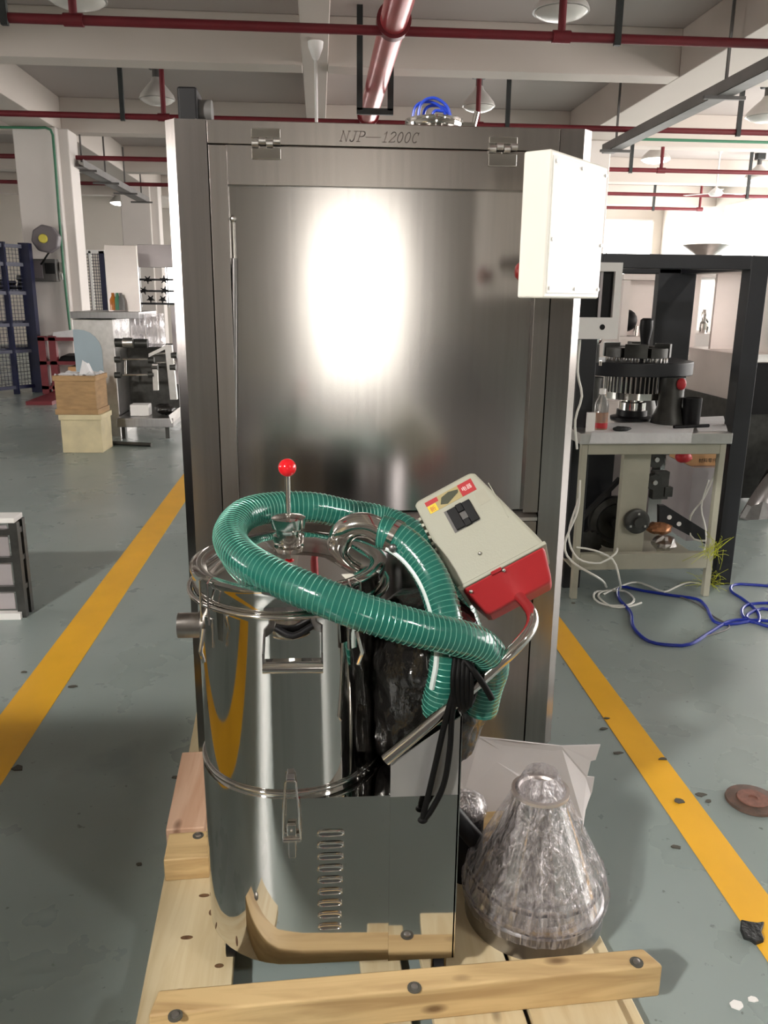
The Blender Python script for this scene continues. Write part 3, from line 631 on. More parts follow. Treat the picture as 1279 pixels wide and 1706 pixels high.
MB().lathe((iq.x+.052, 1.56, ip.z), [(.0225, 0), (.038, 0), (.038, .004), (.0225, .004)], 28, 'x').build('inlet_flange', 'mirror', vc, smooth=True)
# front bracket handle
ha = at(437, 1105, yf-.045); hb = at(538, 1100, yf-.045); hzt = at(480, 1068, yf-.02).z
hh = MB().box(ha.x, hb.x, yf-.05, yf-.035, ha.z-.002, ha.z+.004).build('handle', 'mirror', vc, bevel=.001)
MB().cyl((ha.x, yf-.045, ha.z-.008), (hb.x, yf-.045, ha.z-.010), .011, 16).build('handle_bar', 'chrome', hh, smooth=True)
for x in (ha.x, hb.x-.003):
    MB().prism([(yf-.05, ha.z), (yf-.036, ha.z), (yf+.02, ha.z+.035), (yf+.02, ha.z+.048), (yf-.05, ha.z+.02)], 'x', x, x+.003).build('handle_bracket', 'steel_dark', hh)
MB().tube(spline([(ha.x+.022, yf+.004, ha.z+.046), ((ha.x+hb.x)/2, yf-.006, ha.z+.034), (hb.x-.018, yf+.002, ha.z+.05)], .01), .0062, 12).build('handle_grip', 'black', hh, smooth=True)
# front toggle latch
la = at(484, 1295, yf); lb = at(484, 1392, yf); w1 = .0125
lt = MB().tube([(la.x-w1*1.35, yf-.012, lb.z), (la.x-w1*1.2, yf-.017, (la.z+lb.z)/2), (la.x-w1*.8, yf-.012, la.z-.004), (la.x-w1*.5, yf-.012, la.z), (la.x+w1*.5, yf-.012, la.z), (la.x+w1*.8, yf-.012, la.z-.004), (la.x+w1*1.2, yf-.017, (la.z+lb.z)/2), (la.x+w1*1.35, yf-.012, lb.z)], .0022, 10).build('toggle_latch', 'chrome', vc, smooth=True)
MB().box(la.x-.008, la.x+.008, yf-.013, yf+.004, la.z-.004, la.z+.006).build('catch_hook', 'steel_dark', lt, bevel=.002)
MB().box(la.x-.009, la.x+.009, yf-.010, yf, lb.z-.004, lb.z+.03).build('latch_plate', 'mirror', lt, bevel=.002)
MB().cyl((la.x-.016, yf-.012, lb.z), (la.x+.016, yf-.012, lb.z), .005, 12).build('latch_pin', 'chrome', lt, smooth=True)
MB().box(la.x-.0075, la.x+.0075, yf-.012, yf-.008, lb.z-.042, lb.z).build('latch_lever', 'mirror', lt, bevel=.002)
MB().ball((la.x, yf-.011, lb.z+.018), .003, 10).build('rivet', 'chrome', lt, smooth=True)
# motor wrapped in black film, and the exhaust silencer behind it
zc = zs
def lump(a, h): return .16*noise.noise(V((math.cos(a)*1.7, math.sin(a)*1.7, h*7)))+.10*noise.noise(V((math.cos(a)*4, math.sin(a)*4, h*18)))+.04*noise.noise(V((math.cos(a)*11, math.sin(a)*11, h*50)))
pl_ = [(.080, zc), (.108, zc+.02), (.128, zc+.12), (.125, zc+.24), (.105, zc+.31), (.06, zc+.35), (0.001, zc+.36)]
pl_ = [(a_[0]+(b_[0]-a_[0])*k/6, a_[1]+(b_[1]-a_[1])*k/6) for a_, b_ in zip(pl_[:-1], pl_[1:]) for k in range(6)]+[pl_[-1]]
MB().lathe((.208, 1.55, 0), pl_, 96, jit=lump).build('wrapped_motor', 'bag', vc, smooth=True, label='motor wrapped in glossy black plastic film')
MB().lathe((.215, 1.80, 0), [(.06, zs), (.10, zs), (.10, zs+.36), (.085, zs+.39), (0, zs+.40)], 48).build('exhaust_silencer', 'steel_dark', vc, smooth=True)
bx('back_plate', 'steel_dark', vc, .06, bxR, 1.78, 1.785, zs, zs+.22)
# push handle: tube lying on the slanted plate, bending up
PH = [at(642, 1266, yf-.004), at(700, 1218, yf-.004), at(760, 1168, yf-.004), at(820, 1116, yf), at(862, 1075, 1.40), at(884, 1046, 1.425), at(886, 1024, 1.46), at(874, 1005, 1.51), at(856, 985, 1.57), at(835, 960, 1.66)]
MB().tube(spline(PH, .01), .0118, 18).build('push_handle', 'chrome', vc, smooth=True)
# ================================================================== GREEN HOSE
hs = thing('suction_hose', (bc.x+.1, 1.6, zl+.05), 'green wire-reinforced suction hose coiled over the vacuum lid', 'hose')
HP = [at(634, 886, 1.575), at(655, 893, 1.565), at(690, 920, 1.54), at(722, 968, 1.50), at(741, 1030, 1.45), at(746, 1090, 1.42), at(737, 1145, 1.42), at(733, 1185, 1.45),
      V((.295, 1.54, .575)), V((.345, 1.66, .64)), at(775, 1040, 1.70), at(740, 960, 1.73), at(690, 895, 1.77), at(640, 868, 1.82), at(580, 857, 1.80), at(520, 845, 1.78), at(460, 845, 1.76), at(408, 857, 1.70), at(383, 890, 1.60), at(400, 925, 1.50),
      at(450, 957, 1.42), at(530, 992, 1.365), at(610, 1022, 1.345), at(690, 1046, 1.35), at(760, 1062, 1.37), at(805, 1080, 1.40), at(818, 1110, 1.43), at(808, 1145, 1.45), at(800, 1182, 1.46)]
hp = spline(HP, .012)
HR = .0335
MB().tube(hp, HR, 28).build('hose_sheath', 'green_glass', hs, smooth=True)
T, U = frames(hp)
# continuous wire coil
cl_ = [0]
for i in range(1, len(hp)): cl_.append(cl_[-1]+(hp[i]-hp[i-1]).length)
def along(s):
    import bisect
    i = min(max(bisect.bisect_right(cl_, s)-1, 0), len(hp)-2); f = (s-cl_[i])/max(1e-9, cl_[i+1]-cl_[i])
    return hp[i].lerp(hp[i+1], f), T[i].lerp(T[i+1], f).normalized(), U[i].lerp(U[i+1], f).normalized()
pitch = .0102; turns = int(cl_[-1]/pitch); coil = []
for k in range(turns*18):
    s = k/18*pitch; p, t_, u_ = along(s); b_ = t_.cross(u_).normalized(); a_ = 2*math.pi*k/18
    coil.append(p+(u_*math.cos(a_)+b_*math.sin(a_))*(HR+.0004))
MB().tube(coil, .0008, 4, cap=False).build('wire_coil', 'hose_wire', hs, smooth=True)
# white line along the inner side near the elbow, worm clamp
ln = []
for k in range(0, 60):
    s = .02+k/59*.34; p, t_, u_ = along(s)
    side = t_.cross(V((0, -1, 0.25))).normalized()
    if side.x > 0: side = -side
    ln.append(p+(side*.72+V((0, -1, .0))*.70).normalized()*(HR+.001))
MB().tube(ln, .0055, 8).build('white_line', 'hose_line', hs, smooth=True)
p, t_, u_ = along(.03)
c1 = MB(); b_ = t_.cross(u_); 
c1.tube([p-t_*.006+V((0, 0, 0)), p+t_*.006], HR+.0022, 32).build('hose_clamp', 'chrome', hs, smooth=True)
MB().ball(p+V((-.006, -HR-.004, -.012)), .009, 12, (1, .7, 1)).build('clamp_screw', 'steel_dark', hs, smooth=True)
# ================================================================== TWO-TONE BOX
bo = V((at(765, 982, 1.52).x, 1.52, at(765, 982, 1.52).z))
u = (at(908, 906, 1.52)-bo); u.y = 0; wL = u.length; u.normalize()
vfl = V((-u.z, 0, u.x)); tilt = math.radians(38)
v = vfl*math.cos(tilt)+V((0, 1, 0))*math.sin(tilt); nrm = u.cross(v)           # nrm points away from the viewer side
if nrm.y < 0: nrm = -nrm
tb = thing('tool_box', bo+nrm*.08+vfl*(-.05), 'two-tone box with beige top and red bottom, tilted against the push handle', 'box')
def Lp(a, b, c): return bo+u*a+v*b+nrm*c
def bp_(pts, c0, c1, sh0=0.0, sh1=0.0):  # outline in (a,b), from depth c0 to c1
    return [Lp(a, b, c0) for a, b in pts], [Lp(a+(sh1 if a < wL/2 else -sh1), b, c1) for a, b in pts]
gh = (at(700, 853, 1.6)-Lp(0, 0, 0)).length
gl_poly = [(0, 0), (wL, 0), (wL-.006, .03), (wL-.050, .205), (wL-.058, .212), (.006, .212), (.0, .205), (-.004, .03)]
f0, f1 = bp_(gl_poly, 0, .15)
mb = MB(); n = len(f0); mb.add(f0+f1, [tuple(range(n))[::-1], tuple(range(n, 2*n))]+[(i, (i+1) % n, n+(i+1) % n, n+i) for i in range(n)])
gb = mb.build('lid_shell', 'grey_box', tb, bevel=.008, seg=3)
v2 = vfl*math.cos(math.radians(-12))+V((0, 1, 0))*math.sin(math.radians(-12))
def Lr(a, b, c): return bo+u*a+v2*b+nrm*c
rp = [(.003, 0), (wL-.003, 0), (wL-.018, -.082), (wL-.026, -.090), (.030, -.090), (.022, -.082)]
f0 = [Lr(a, b, .001) for a, b in rp]; f1 = [Lp(a, b*.6, .148) for a, b in rp]
mb = MB(); n = len(f0); mb.add(f0+f1, [tuple(range(n))[::-1], tuple(range(n, 2*n))]+[(i, (i+1) % n, n+(i+1) % n, n+i) for i in range(n)])
rb = mb.build('base_shell', 'red_box', tb, bevel=.008, seg=3)
# rim bead between the halves
mb = MB().hexa([Lp(-.002, -.002, -.0025), Lp(wL+.002, -.002, -.0025), Lp(wL+.002, .006, -.0025), Lp(-.002, .006, -.0025)], [Lp(-.002, -.002, .15), Lp(wL+.002, -.002, .15), Lp(wL+.002, .006, .15), Lp(-.002, .006, .15)]).build('rim', 'grey_box', tb, bevel=.002)
for k in range(9):
    b0 = .05+k*.015
    MB().hexa([Lp(-.007, b0, .004), Lp(-.001, b0, .004), Lp(-.001, b0+.007, .004), Lp(-.007, b0+.007, .004)], [Lp(-.007, b0, .13), Lp(-.001, b0, .13), Lp(-.001, b0+.007, .13), Lp(-.007, b0+.007, .13)]).build('cooling_fin', 'grey_box', tb, bevel=.001)
def plate_(name, m, a0, a1, b0, b1, c0=-.001, c1=.001, par=tb, **k):
    return MB().hexa([Lp(a0, b0, c0), Lp(a1, b0, c0), Lp(a1, b1, c0), Lp(a0, b1, c0)], [Lp(a0, b0, c1), Lp(a1, b0, c1), Lp(a1, b1, c1), Lp(a0, b1, c1)]).build(name, m, par, **k)
lbp = plate_('sticker', 'lbl_tan', .020, .128, .170, .198, -.0008, .001)
plate_('sticker_panel', 'lbl_red', .096, .128, .170, .198, -.0012, -.0008, lbp)
plate_('sticker_panel', 'lbl_red', .020, .048, .188, .198, -.0012, -.0008, lbp)
plate_('sticker_panel', 'lbl_yel', .021, .040, .170, .187, -.0012, -.0008, lbp)
MB().sweep([Lp(a, b, -.0008) for a, b in ((.048, .178), (.062, .172), (.092, .184), (.094, .190), (.074, .195), (.056, .191))], nrm*-.0004).build('sticker_picture', 'lbl_dark', lbp)
def text(s, size, m, par, org, ax, ay, name='lettering'):
    cu = bpy.data.curves.new('t', 'FONT'); cu.body = s; cu.size = size; cu.extrude = 0.0
    ob = bpy.data.objects.new('t', cu); C.objects.link(ob); dg = bpy.context.evaluated_depsgraph_get()
    me = bpy.data.meshes.new_from_object(ob.evaluated_get(dg)); bpy.data.objects.remove(ob)
    ax = ax.normalized(); ay = ay.normalized(); root = par
    while root.parent is not None: root = root.parent
    az = ax.cross(ay)
    X = Matrix(((ax.x, ay.x, az.x, org.x), (ax.y, ay.y, az.y, org.y), (ax.z, ay.z, az.z, org.z), (0, 0, 0, 1)))
    me.transform(X); me.transform(Matrix.Translation(-V(root.location)))
    me.materials.clear(); me.materials.append(M[m]); o_ = bpy.data.objects.new(name, me); C.objects.link(o_); o_.parent = par; o_['kind'] = 'stuff'; return o_
text('电器', .0115, 'lbl_white', lbp, Lp(.100, .180, -.0015), u, v)
text('新', .013, 'lbl_red', lbp, Lp(.0235, .1725, -.0015), u, v)
# handle pocket and black grip
plate_('handle_pocket', 'dark_grey', .046, .104, .108, .160, -.0008, .001, tb)
hg = MB()
for (a0, a1, b0, b1) in ((.052, .072, .110, .158), (.086, .104, .110, .158), (.072, .086, .142, .160), (.072, .086, .108, .124)):
    hg.hexa([Lp(a0, b0, -.007), Lp(a1, b0, -.007), Lp(a1, b1, -.007), Lp(a0, b1, -.007)], [Lp(a0, b0, -.0006), Lp(a1, b0, -.0006), Lp(a1, b1, -.0006), Lp(a0, b1, -.0006)])
hg.build('handle_grip', 'black', tb, bevel=.0015)
plate_('pocket', 'cream_steel', .118, .142, .135, .165, -.0006, .001, tb)
plate_('ridge', 'grey_box', .1545, .156, .085, .17, -.0025, .001, tb)
for (a, b, f) in ((.070, .045, Lp), (.095, -.010, Lr), (.018, -.018, Lr)):
    MB().ball(f(a, b, -.002), .0042, 12, (1, .7, 1)).build('screw', 'satin', tb, smooth=True)
MB().hexa([Lr(.07, -.008, -.006), Lr(.093, -.008, -.006), Lr(.093, .0, -.006), Lr(.07, .0, -.006)], [Lr(.07, -.008, .002), Lr(.093, -.008, .002), Lr(.093, .0, .002), Lr(.07, .0, .002)]).build('clasp', 'red_box', tb, bevel=.001)
# ================================================================== POWER CORD
pc = thing('power_cord', (.29, 1.37, .7), 'black power cord looped over the push handle', 'cord')
y = yf-.022
MB().tube(spline([at(756, 1150, y), at(742, 1200, y), at(726, 1270, y), at(712, 1330, y), at(704, 1364, y), at(715, 1355, y), at(738, 1310, y), at(749, 1250, y), at(753, 1190, y), at(762, 1130, y), at(775, 1095, y+.01)], .012), .0058, 12).build('cord_loop', 'rubber', pc, smooth=True)
for k in range(5):
    dx = -8+k*7
    MB().tube(spline([at(766+dx, 1095, y+.012), at(763+dx*1.1, 1130, y-.006-.002*(k % 2)), at(764+dx, 1165, y), at(770+dx*.6, 1183-abs(k-2)*4, y+.006), at(776+dx*.8, 1150, y+.030), at(776+dx*.7, 1105, y+.034)], .012), .0052, 10).build('cord_wrap', 'rubber', pc, smooth=True)
MB().tube(spline([at(772, 1098, y+.01), at(792, 1122, y-.008), at(808, 1145, y), at(819, 1164, y+.006)], .012), .0062, 12).build('cord_end', 'rubber', pc, smooth=True)
MB().ball(at(704, 1366, y), .0085, 14, (1.2, 1, .8)).build('cord_bend', 'rubber', pc, smooth=True)
# ================================================================== WRAPPED CONE HOPPER
hc = V((at(885, 1530, 1.61).x, 1.605, PZ))
hop = thing('cone_hopper', hc, 'stainless cone hopper in clear film on the pallet front right', 'hopper')
tz = at(882, 1312, 1.61).z; rb_ = .160; rt_ = .054
MB().lathe(hc, [(rb_, 0), (rb_, .055), (rb_-.004, .058), (rb_-.006, .06)], 64).build('base_ring', 'steel_dark', hop, smooth=True)
MB().lathe((hc.x, hc.y, 0), [(rb_-.006, PZ+.058), (rb_-.018, PZ+.085), (rt_, tz-.012), (rt_, tz-.006)], 64).build('cone', 'chrome', hop, smooth=True)
MB().lathe((hc.x, hc.y, 0), [(rt_-.002, tz-.010), (rt_+.011, tz-.008), (rt_+.011, tz), (rt_-.004, tz+.001), (rt_-.008, tz-.004), (0, tz-.004)], 48).build('top_flange', 'steel_light', hop, smooth=True)
def crease(a, h):
    if h > tz-.03: return .0
    g = min(1, (tz-.03-h)*12)
    return g*(.035*(.4+noise.noise(V((math.cos(a)*2.6, math.sin(a)*2.6, h*2.5))))+.022*noise.noise(V((math.cos(a)*10, math.sin(a)*10, h*2.5)))+.012*noise.noise(V((math.cos(a)*30, math.sin(a)*30, h*9))))
prof = [(rb_+.002, PZ+.040), (rb_+.006, PZ+.07), (rb_-.002, PZ+.115), (rt_+.013, tz-.02), (rt_+.009, tz-.006)]
pr2 = []
for (r0, z0), (r1, z1) in zip(prof[:-1], prof[1:]):
    for k in range(9): pr2.append((r0+(r1-r0)*k/6, z0+(z1-z0)*k/6))
pr2.append(prof[-1])
MB().lathe((hc.x, hc.y, 0), pr2, 200, jit=crease).build('stretch_film', 'wrap', hop, smooth=True, label='crinkled clear stretch film')
# wrapped part behind the hopper
wp = thing('wrapped_fitting', at(785, 1385, 1.75)+V((0, 0, -.14)), 'black and silver fitting in clear film between the steel plate and the hopper', 'fitting')
cw = at(778, 1345, 1.74)
MB().ball(cw, .05, 28, (1, 1, .8), .15, 4).build('film_wrap', 'wrap', wp, smooth=True)
MB().ball(cw, .045, 20, (1, 1, .75)).build('fitting_head', 'satin', wp, smooth=True)
ca, cb_ = at(752, 1352, 1.68), at(792, 1400, 1.66)
MB().tube([ca, cb_], .022, 14).build('fitting_arm', 'black', wp, smooth=True)
MB().cyl((cw.x+.0, 1.74, PZ), (cw.x, 1.74, cw.z-.03), .042, 20).build('fitting_body', 'black', wp, smooth=True)
# foam sheet standing behind the hopper
Yfo = 2.02
out = [(756, 1220), (800, 1228), (865, 1236), (935, 1243), (1000, 1241), (992, 1266), (984, 1268), (978, 1294), (990, 1295), (986, 1320), (976, 1345), (970, 1385), (965, 1440), (756, 1440)]
pts = [at(px, py, Yfo-.10*max(0, (py-1240)/200)+.02*math.sin(px*.02)) for px, py in out]
zlo = PZ+.002
pts[-2].z = max(zlo, pts[-2].z); pts[-1].z = max(zlo, pts[-1].z)
mb = MB().sweep(pts, (0, .004, 0)); tag(mb.build('foam_sheet', 'foam'), 'torn white foam sheet propped behind the wrapped hopper', 'sheet')
#PART2
# ================================================================== helpers for things farther off
def pb(name, m, par, x0, y0, x1, y1, Y, d=.05, bevel=0.0, **k):
    # an upright slab whose front spans these picture corners at distance Y, d deep
    a = at(x0, y0, Y); b = at(x1, y1, Y)
    return MB().box(min(a.x, b.x), max(a.x, b.x), Y, Y+d, min(a.z, b.z), max(a.z, b.z)).build(name, m, par, bevel=bevel, **k)
def bar(mb, p, q, t):                   # square bar
    p = V(p); q = V(q); T_, U_ = frames([p, q]); b = T_[0].cross(U_[0]); U0 = U_[0]
    if abs(T_[0].z) > .9: U0 = V((1, 0, 0)); b = V((0, 1, 0))
    else: U0 = V((0, 0, 1)); b = T_[0].cross(U0).normalized()
    h = t/2
    return mb.hexa([p-U0*h-b*h, p+U0*h-b*h, p+U0*h+b*h, p-U0*h+b*h], [q-U0*h-b*h, q+U0*h-b*h, q+U0*h+b*h, q-U0*h+b*h])
def rod(name, m, par, p, q, r, n=12): return MB().cyl(V(p), V(q), r, n).build(name, m, par, smooth=True)
def mesh_wires(corner, du, dv, nu, nv, r):
    mb = MB(); corner = V(corner); du = V(du); dv = V(dv)
    for i in range(nu+1): mb.cyl(corner+du*(i/nu), corner+du*(i/nu)+dv, r, 4)
    for j in range(nv+1): mb.cyl(corner+dv*(j/nv), corner+dv*(j/nv)+du, r, 4)
    return mb
# ================================================================== LEFT BACKGROUND
p = at(76, 398, 13.05)
t = thing('hose_reel', p, 'grey hose reel with yellow hub hanging on the left column', 'reel')
MB().prism([(p.x+.205*math.cos(math.radians(a)), p.z+.205*math.sin(math.radians(a))) for a in range(10, 370, 45)], 'y', 13.0, 13.18).build('reel_case', 'reel', t, bevel=.03, seg=3)
MB().lathe((p.x-.02, 0, p.z+.0), [(.055, 12.97), (.065, 12.985), (.065, 13.01)], 20, 'y').build('hub', 'reel_hub', t, smooth=True, label='yellow reel hub')
MB().tube(spline([(p.x+.03, 13.05, p.z-.19), (p.x-.02, 13.0, p.z-.28), (p.x-.10, 13.05, p.z-.36)], .03), .014, 8).build('hose_end', 'rubber', t, smooth=True)
B(p.x-.04, p.x+.04, 13.18, 13.3, p.z-.06, p.z+.06).build('wall_mount', 'dark_grey', t)
t = thing('switch_box', at(80, 468, 13.2), 'dark grey switch box on the left column under the hose reel', 'box')
pb('case', 'dark_grey', t, 50, 431, 95, 469, 13.12, .18, .01)
pb('cover', 'reel', t, 54, 434, 72, 464, 13.10, .02, .005)
pb('meter_window', 'black', t, 74, 438, 92, 456, 13.10, .02, .005)
pb('outlet', 'white', t, 98, 437, 105, 452, 13.22, .08, .005)
pb('label_plate', 'white', t, 98, 455, 104, 466, 13.22, .04)
# blue cage with shelves
t = thing('wire_cage', at(20, 640, 12.8)+V((0, 0, 0)), 'dark blue wire mesh cage rack at the far left', 'cage')
Yc0, Yc1 = 11.6, 13.1
A = fl(60, 640, 0); xr = at(52, 500, 13.1).x
g0 = fl(0, 655, 0); g1 = fl(57, 637, 0)
xa_, ya_ = -5.35, 11.4; xb_, yb_ = at(52, 520, 12.9).x, 12.9
ztop = at(40, 405, 12.9).z
d = V((xb_-xa_, yb_-ya_, 0))
for f_ in (0, .5, .8, 1.0):
    q = V((xa_, ya_, 0))+d*f_; mb = MB(); bar(mb, q, q+V((0, 0, ztop)),   .07 if f_ < 1 else .15); mb.build('post', 'blue_steel', t)
for z in (.10, .62, 1.0, 1.45, 1.85, ztop-.05):
    mb = MB(); bar(mb, V((xa_, ya_, z)), V((xb_, yb_, z)), .05); mb.build('rail', 'blue_steel', t)
mesh_wires((xa_, ya_, .1), d, (0, 0, ztop-.15), 34, 36, .004).build('wire_mesh', 'blue_steel', t, kind='stuff')
mb = MB(); back = V((-.25, 1.0, 0))
for k, z in enumerate((.64, 1.02, 1.47)):
    MB().sweep([V((xa_, ya_, z))+V((-.02, .06, 0)), V((xb_, yb_, z))+V((-.02, .06, 0)), V((xb_, yb_, z))+V((-.1, .7, 0)), V((xa_, ya_, z))+V((-.1, .7, 0))], (0, 0, .03)).build('shelf', 'blue_steel', t)
grp = 'parts stored in the blue cage'
for k in range(9):
    f_ = .12+.82*((k*.37) % 1); z = (.67, 1.05, 1.50)[k % 3]; q = V((xa_, ya_, z))+d*f_+V((-.05, .3, 0)); h = .12+.1*((k*.61) % 1)
    ob = MB().lathe(q, [(.06, 0), (.075, .02), (.05, h*.6), (.07, h*.7), (.06, h), (0, h)], 14).build('machine_part', ('satin', 'white', 'iron')[k % 3] if k != 4 else 'copper', smooth=True)
    tag(ob, '%s machine part on the %s shelf of the blue wire cage, %s' % (('satin steel', 'white', 'dark iron')[k % 3] if k != 4 else 'copper coloured', ('lowest', 'middle', 'top')[k % 3], ('at its left', 'near its centre', 'at its right')[sorted((q_*.37) % 1 for q_ in (k % 3, k % 3+3, k % 3+6)).index((k*.37) % 1)]), 'machine part', grp)
# blue gate panel seen behind the column
t = thing('mesh_gate', at(157, 525, 15.5), 'blue mesh gate with white edge behind the left column', 'gate')
Yg = 15.5; a = at(138, 418, Yg); b = at(173, 419, Yg); zb_ = 0.05
for (q, w_, m_) in ((a, .05, 'white'), (b+V((-.05, 0, 0)), .09, 'blue_steel'), (b+V((.02, 0, 0)), .04, 'white'), (a+V((.11, 0, 0)), .04, 'white')):
    B(q.x-w_/2, q.x+w_/2, Yg, Yg+.05, 0, a.z).build('post', m_, t)
B(a.x, b.x, Yg, Yg+.05, a.z-.04, a.z+.02).build('top_rail', 'white', t)
B(a.x, b.x, Yg+.01, Yg+.04, .0, .9).build('kick_panel', 'blue_steel', t)
mesh_wires((a.x, Yg+.02, .9), (b.x-a.x, 0, 0), (0, 0, a.z-.9), 9, 24, .006).build('wire_mesh', 'blue_steel', t, kind='stuff')
# red shelf with odds and ends
Ys = 12.6
t = thing('red_rack', fl(90, 655), 'dark red low steel rack behind the wooden boxes', 'rack')
q0 = at(62, 560, Ys); q1 = at(140, 560, Ys)
for x in (q0.x+.05, q0.x+.20, q1.x):
    B(x-.05, x+.05, Ys, Ys+.1, 0, q0.z).build('post', 'red_shelf', t)
for zz in (at(80, 562, Ys).z, at(80, 602, Ys).z, .12):
    B(q0.x, q1.x+.05, Ys, Ys+.6, zz-.05, zz).build('shelf', 'red_shelf', t)
zz = at(80, 562, Ys).z
tag(MB().hexa([(q0.x+.2, Ys+.05, zz), (q0.x+.75, Ys+.05, zz), (q0.x+.75, Ys+.5, zz), (q0.x+.2, Ys+.5, zz)], [(q0.x+.22, Ys+.05, zz+.07), (q0.x+.70, Ys+.06, zz+.14), (q0.x+.7, Ys+.5, zz+.06), (q0.x+.2, Ys+.5, zz+.05)]).build('paper_pile', 'paper'), 'crumpled pale paper on top of the dark red rack', 'paper')
zz = at(80, 602, Ys).z
tag(MB().hexa([(q0.x+.25, Ys+.05, zz), (q0.x+.8, Ys+.05, zz), (q0.x+.8, Ys+.5, zz), (q0.x+.25, Ys+.5, zz)], [(q0.x+.28, Ys+.08, zz+.07), (q0.x+.76, Ys+.08, zz+.07), (q0.x+.76, Ys+.5, zz+.09), (q0.x+.28, Ys+.5, zz+.09)]).build('tool_tray', 'black', bevel=.02), 'black tray on the middle shelf of the dark red rack', 'tray')
tag(MB().ball((q0.x+.62, Ys+.25, .12+.16), .17, 18, (1.2, 1, .9), .4, 3).build('black_sack', 'bag', smooth=True), 'black sack under the dark red rack', 'sack')
tag(B(q1.x-.28, q1.x-.02, Ys+.02, Ys+.4, .12, .40).build('carton', 'orange_carton', bevel=.01), 'small carton on the bottom shelf of the dark red rack', 'carton')
tag(B(*sorted((fl(62, 668).x, fl(104, 668).x)), fl(80, 675).y, fl(80, 650).y, 0, .05).build('floor_board', 'red_shelf'), 'dark red flat board lying in front of the red rack', 'board')
# wooden boxes
Yb = 7.75
a = fl(108, 760); b = fl(162, 764); c_ = fl(187, 752)
def crate(z0, z1, m, lab, dx, flange, ang):
    w_ = .34; dd = .34; o_ = V((-2.21+dx, 7.98, z0)); X = rotz(o_, ang)
    t = thing('wooden_box', o_, lab, 'box', 'stacked wooden boxes')
    def part(nm, *bb, mm=m):
        mb = MB(); mb.X = X; mb.box(*bb); return mb.build(nm, mm, t, bevel=.004)
    x0, x1, y0, y1 = o_.x-w_/2-.03, o_.x+w_/2, o_.y-dd/2, o_.y+dd/2
    part('side_board', x0, x1, y0, y0+.018, z0, z1); part('side_board', x0, x1, y1-.018, y1, z0, z1)
    part('side_board', x0, x0+.018, y0+.018, y1-.018, z0, z1); part('side_board', x1-.018, x1, y0+.018, y1-.018, z0, z1)
    part('bottom_board', x0+.018, x1-.018, y0+.018, y1-.018, z0, z0+.018)
    for (za, zb2) in flange:
        part('rim_batten', x0-.012, x1+.014, y0-.014, y0, za, zb2); part('rim_batten', x1, x1+.014, y0, y1, za, zb2)
    return t, X, (x0, x1, y0, y1)
zt1 = .36
crate(0, zt1, 'wood_cream', 'cream painted wooden box at the bottom of the stack of two', .0, ((zt1-.05, zt1),), -.03)
t, X, bb = crate(zt1, zt1+.36, 'wood_tan', 'tan wooden box filled with white film on top of the stack of two', -.02, ((zt1, zt1+.05), (zt1+.31, zt1+.36)), -.06)
mb = MB(); vs_ = []; n = 13
for i in range(n):
    for j in range(n):
        x = bb[0]+.0+(bb[1]-bb[0]-.0)*i/(n-1); y_ = bb[2]+(bb[3]-bb[2])*j/(n-1)
        e_ = min(i, j, n-1-i, n-1-j)/(n/2)
        h = zt1+.355+.05*max(0, noise.noise(V((i*.6, j*.6, 3))))+(.16 if 6 < i < 9 and j > 5 else 0)*e_
        vs_.append((x, y_, h))
mb.X = X; mb.add(vs_, [(i*n+j, i*n+j+1, (i+1)*n+j+1, (i+1)*n+j) for i in range(n-1) for j in range(n-1)])
tag(mb.build('film_bundle', 'paper'), 'crumpled white film heaped in the upper tan wooden box', 'film')
# packing machine at left
YP = 8.75
t = thing('packing_machine', fl(230, 720), 'half-assembled stainless packing machine beyond the wooden boxes', 'machine')
pb('cabinet', 'satin', t, 119, 531, 203, 745, YP, .75, .01)
a = at(121, 549, YP-.01); b = at(174, 640, YP-.01); rr = .22
poly = [(a.x, b.z), (b.x, b.z), (b.x, a.z-rr)]+[(b.x-rr+rr*math.cos(math.radians(q)), a.z-rr+rr*math.sin(math.radians(q))) for q in range(10, 91, 16)]+[(a.x, a.z)]
MB().prism(poly, 'y', YP-.008, YP-.0005).build('cover_film', 'blue_film', t)
pb('worktop', 'steel_dark', t, 116, 519, 232, 531, YP-.1, .9, .004)
pb('tall_panel', 'steel_light', t, 173, 408, 234, 521, YP+.15, .05, .004)
pb('tall_panel', 'lilac_sheet', t, 228, 407, 300, 446, YP+.6, .04, .004)
# star roller rack
Yr = YP+.75
for x in (231, 276):
    pb('rack_post', 'frame_black', t, x, 438, x+5, 512, Yr, .05)
for y_ in (441, 466, 485, 506): pb('rack_bar', 'frame_black', t, 231, y_-2, 300, y_+2, Yr-.01, .04)
for (px, py) in ((246, 466), (273, 466), (240, 484), (274, 484), (251, 498), (271, 499)):
    q = at(px, py, Yr-.06); mb = MB()
    for k in range(5):
        an = k*math.pi*2/5+px; mb.cyl(q, q+V((.045*math.cos(an), 0, .045*math.sin(an))), .012, 6, .005)
    mb.cyl(q-V((0, .02, 0)), q+V((0, .04, 0)), .022, 10); mb.build('star_knob', 'black', t)
pb('end_plate', 'lilac_sheet', t, 284, 510, 300, 640, YP+.5, .04)
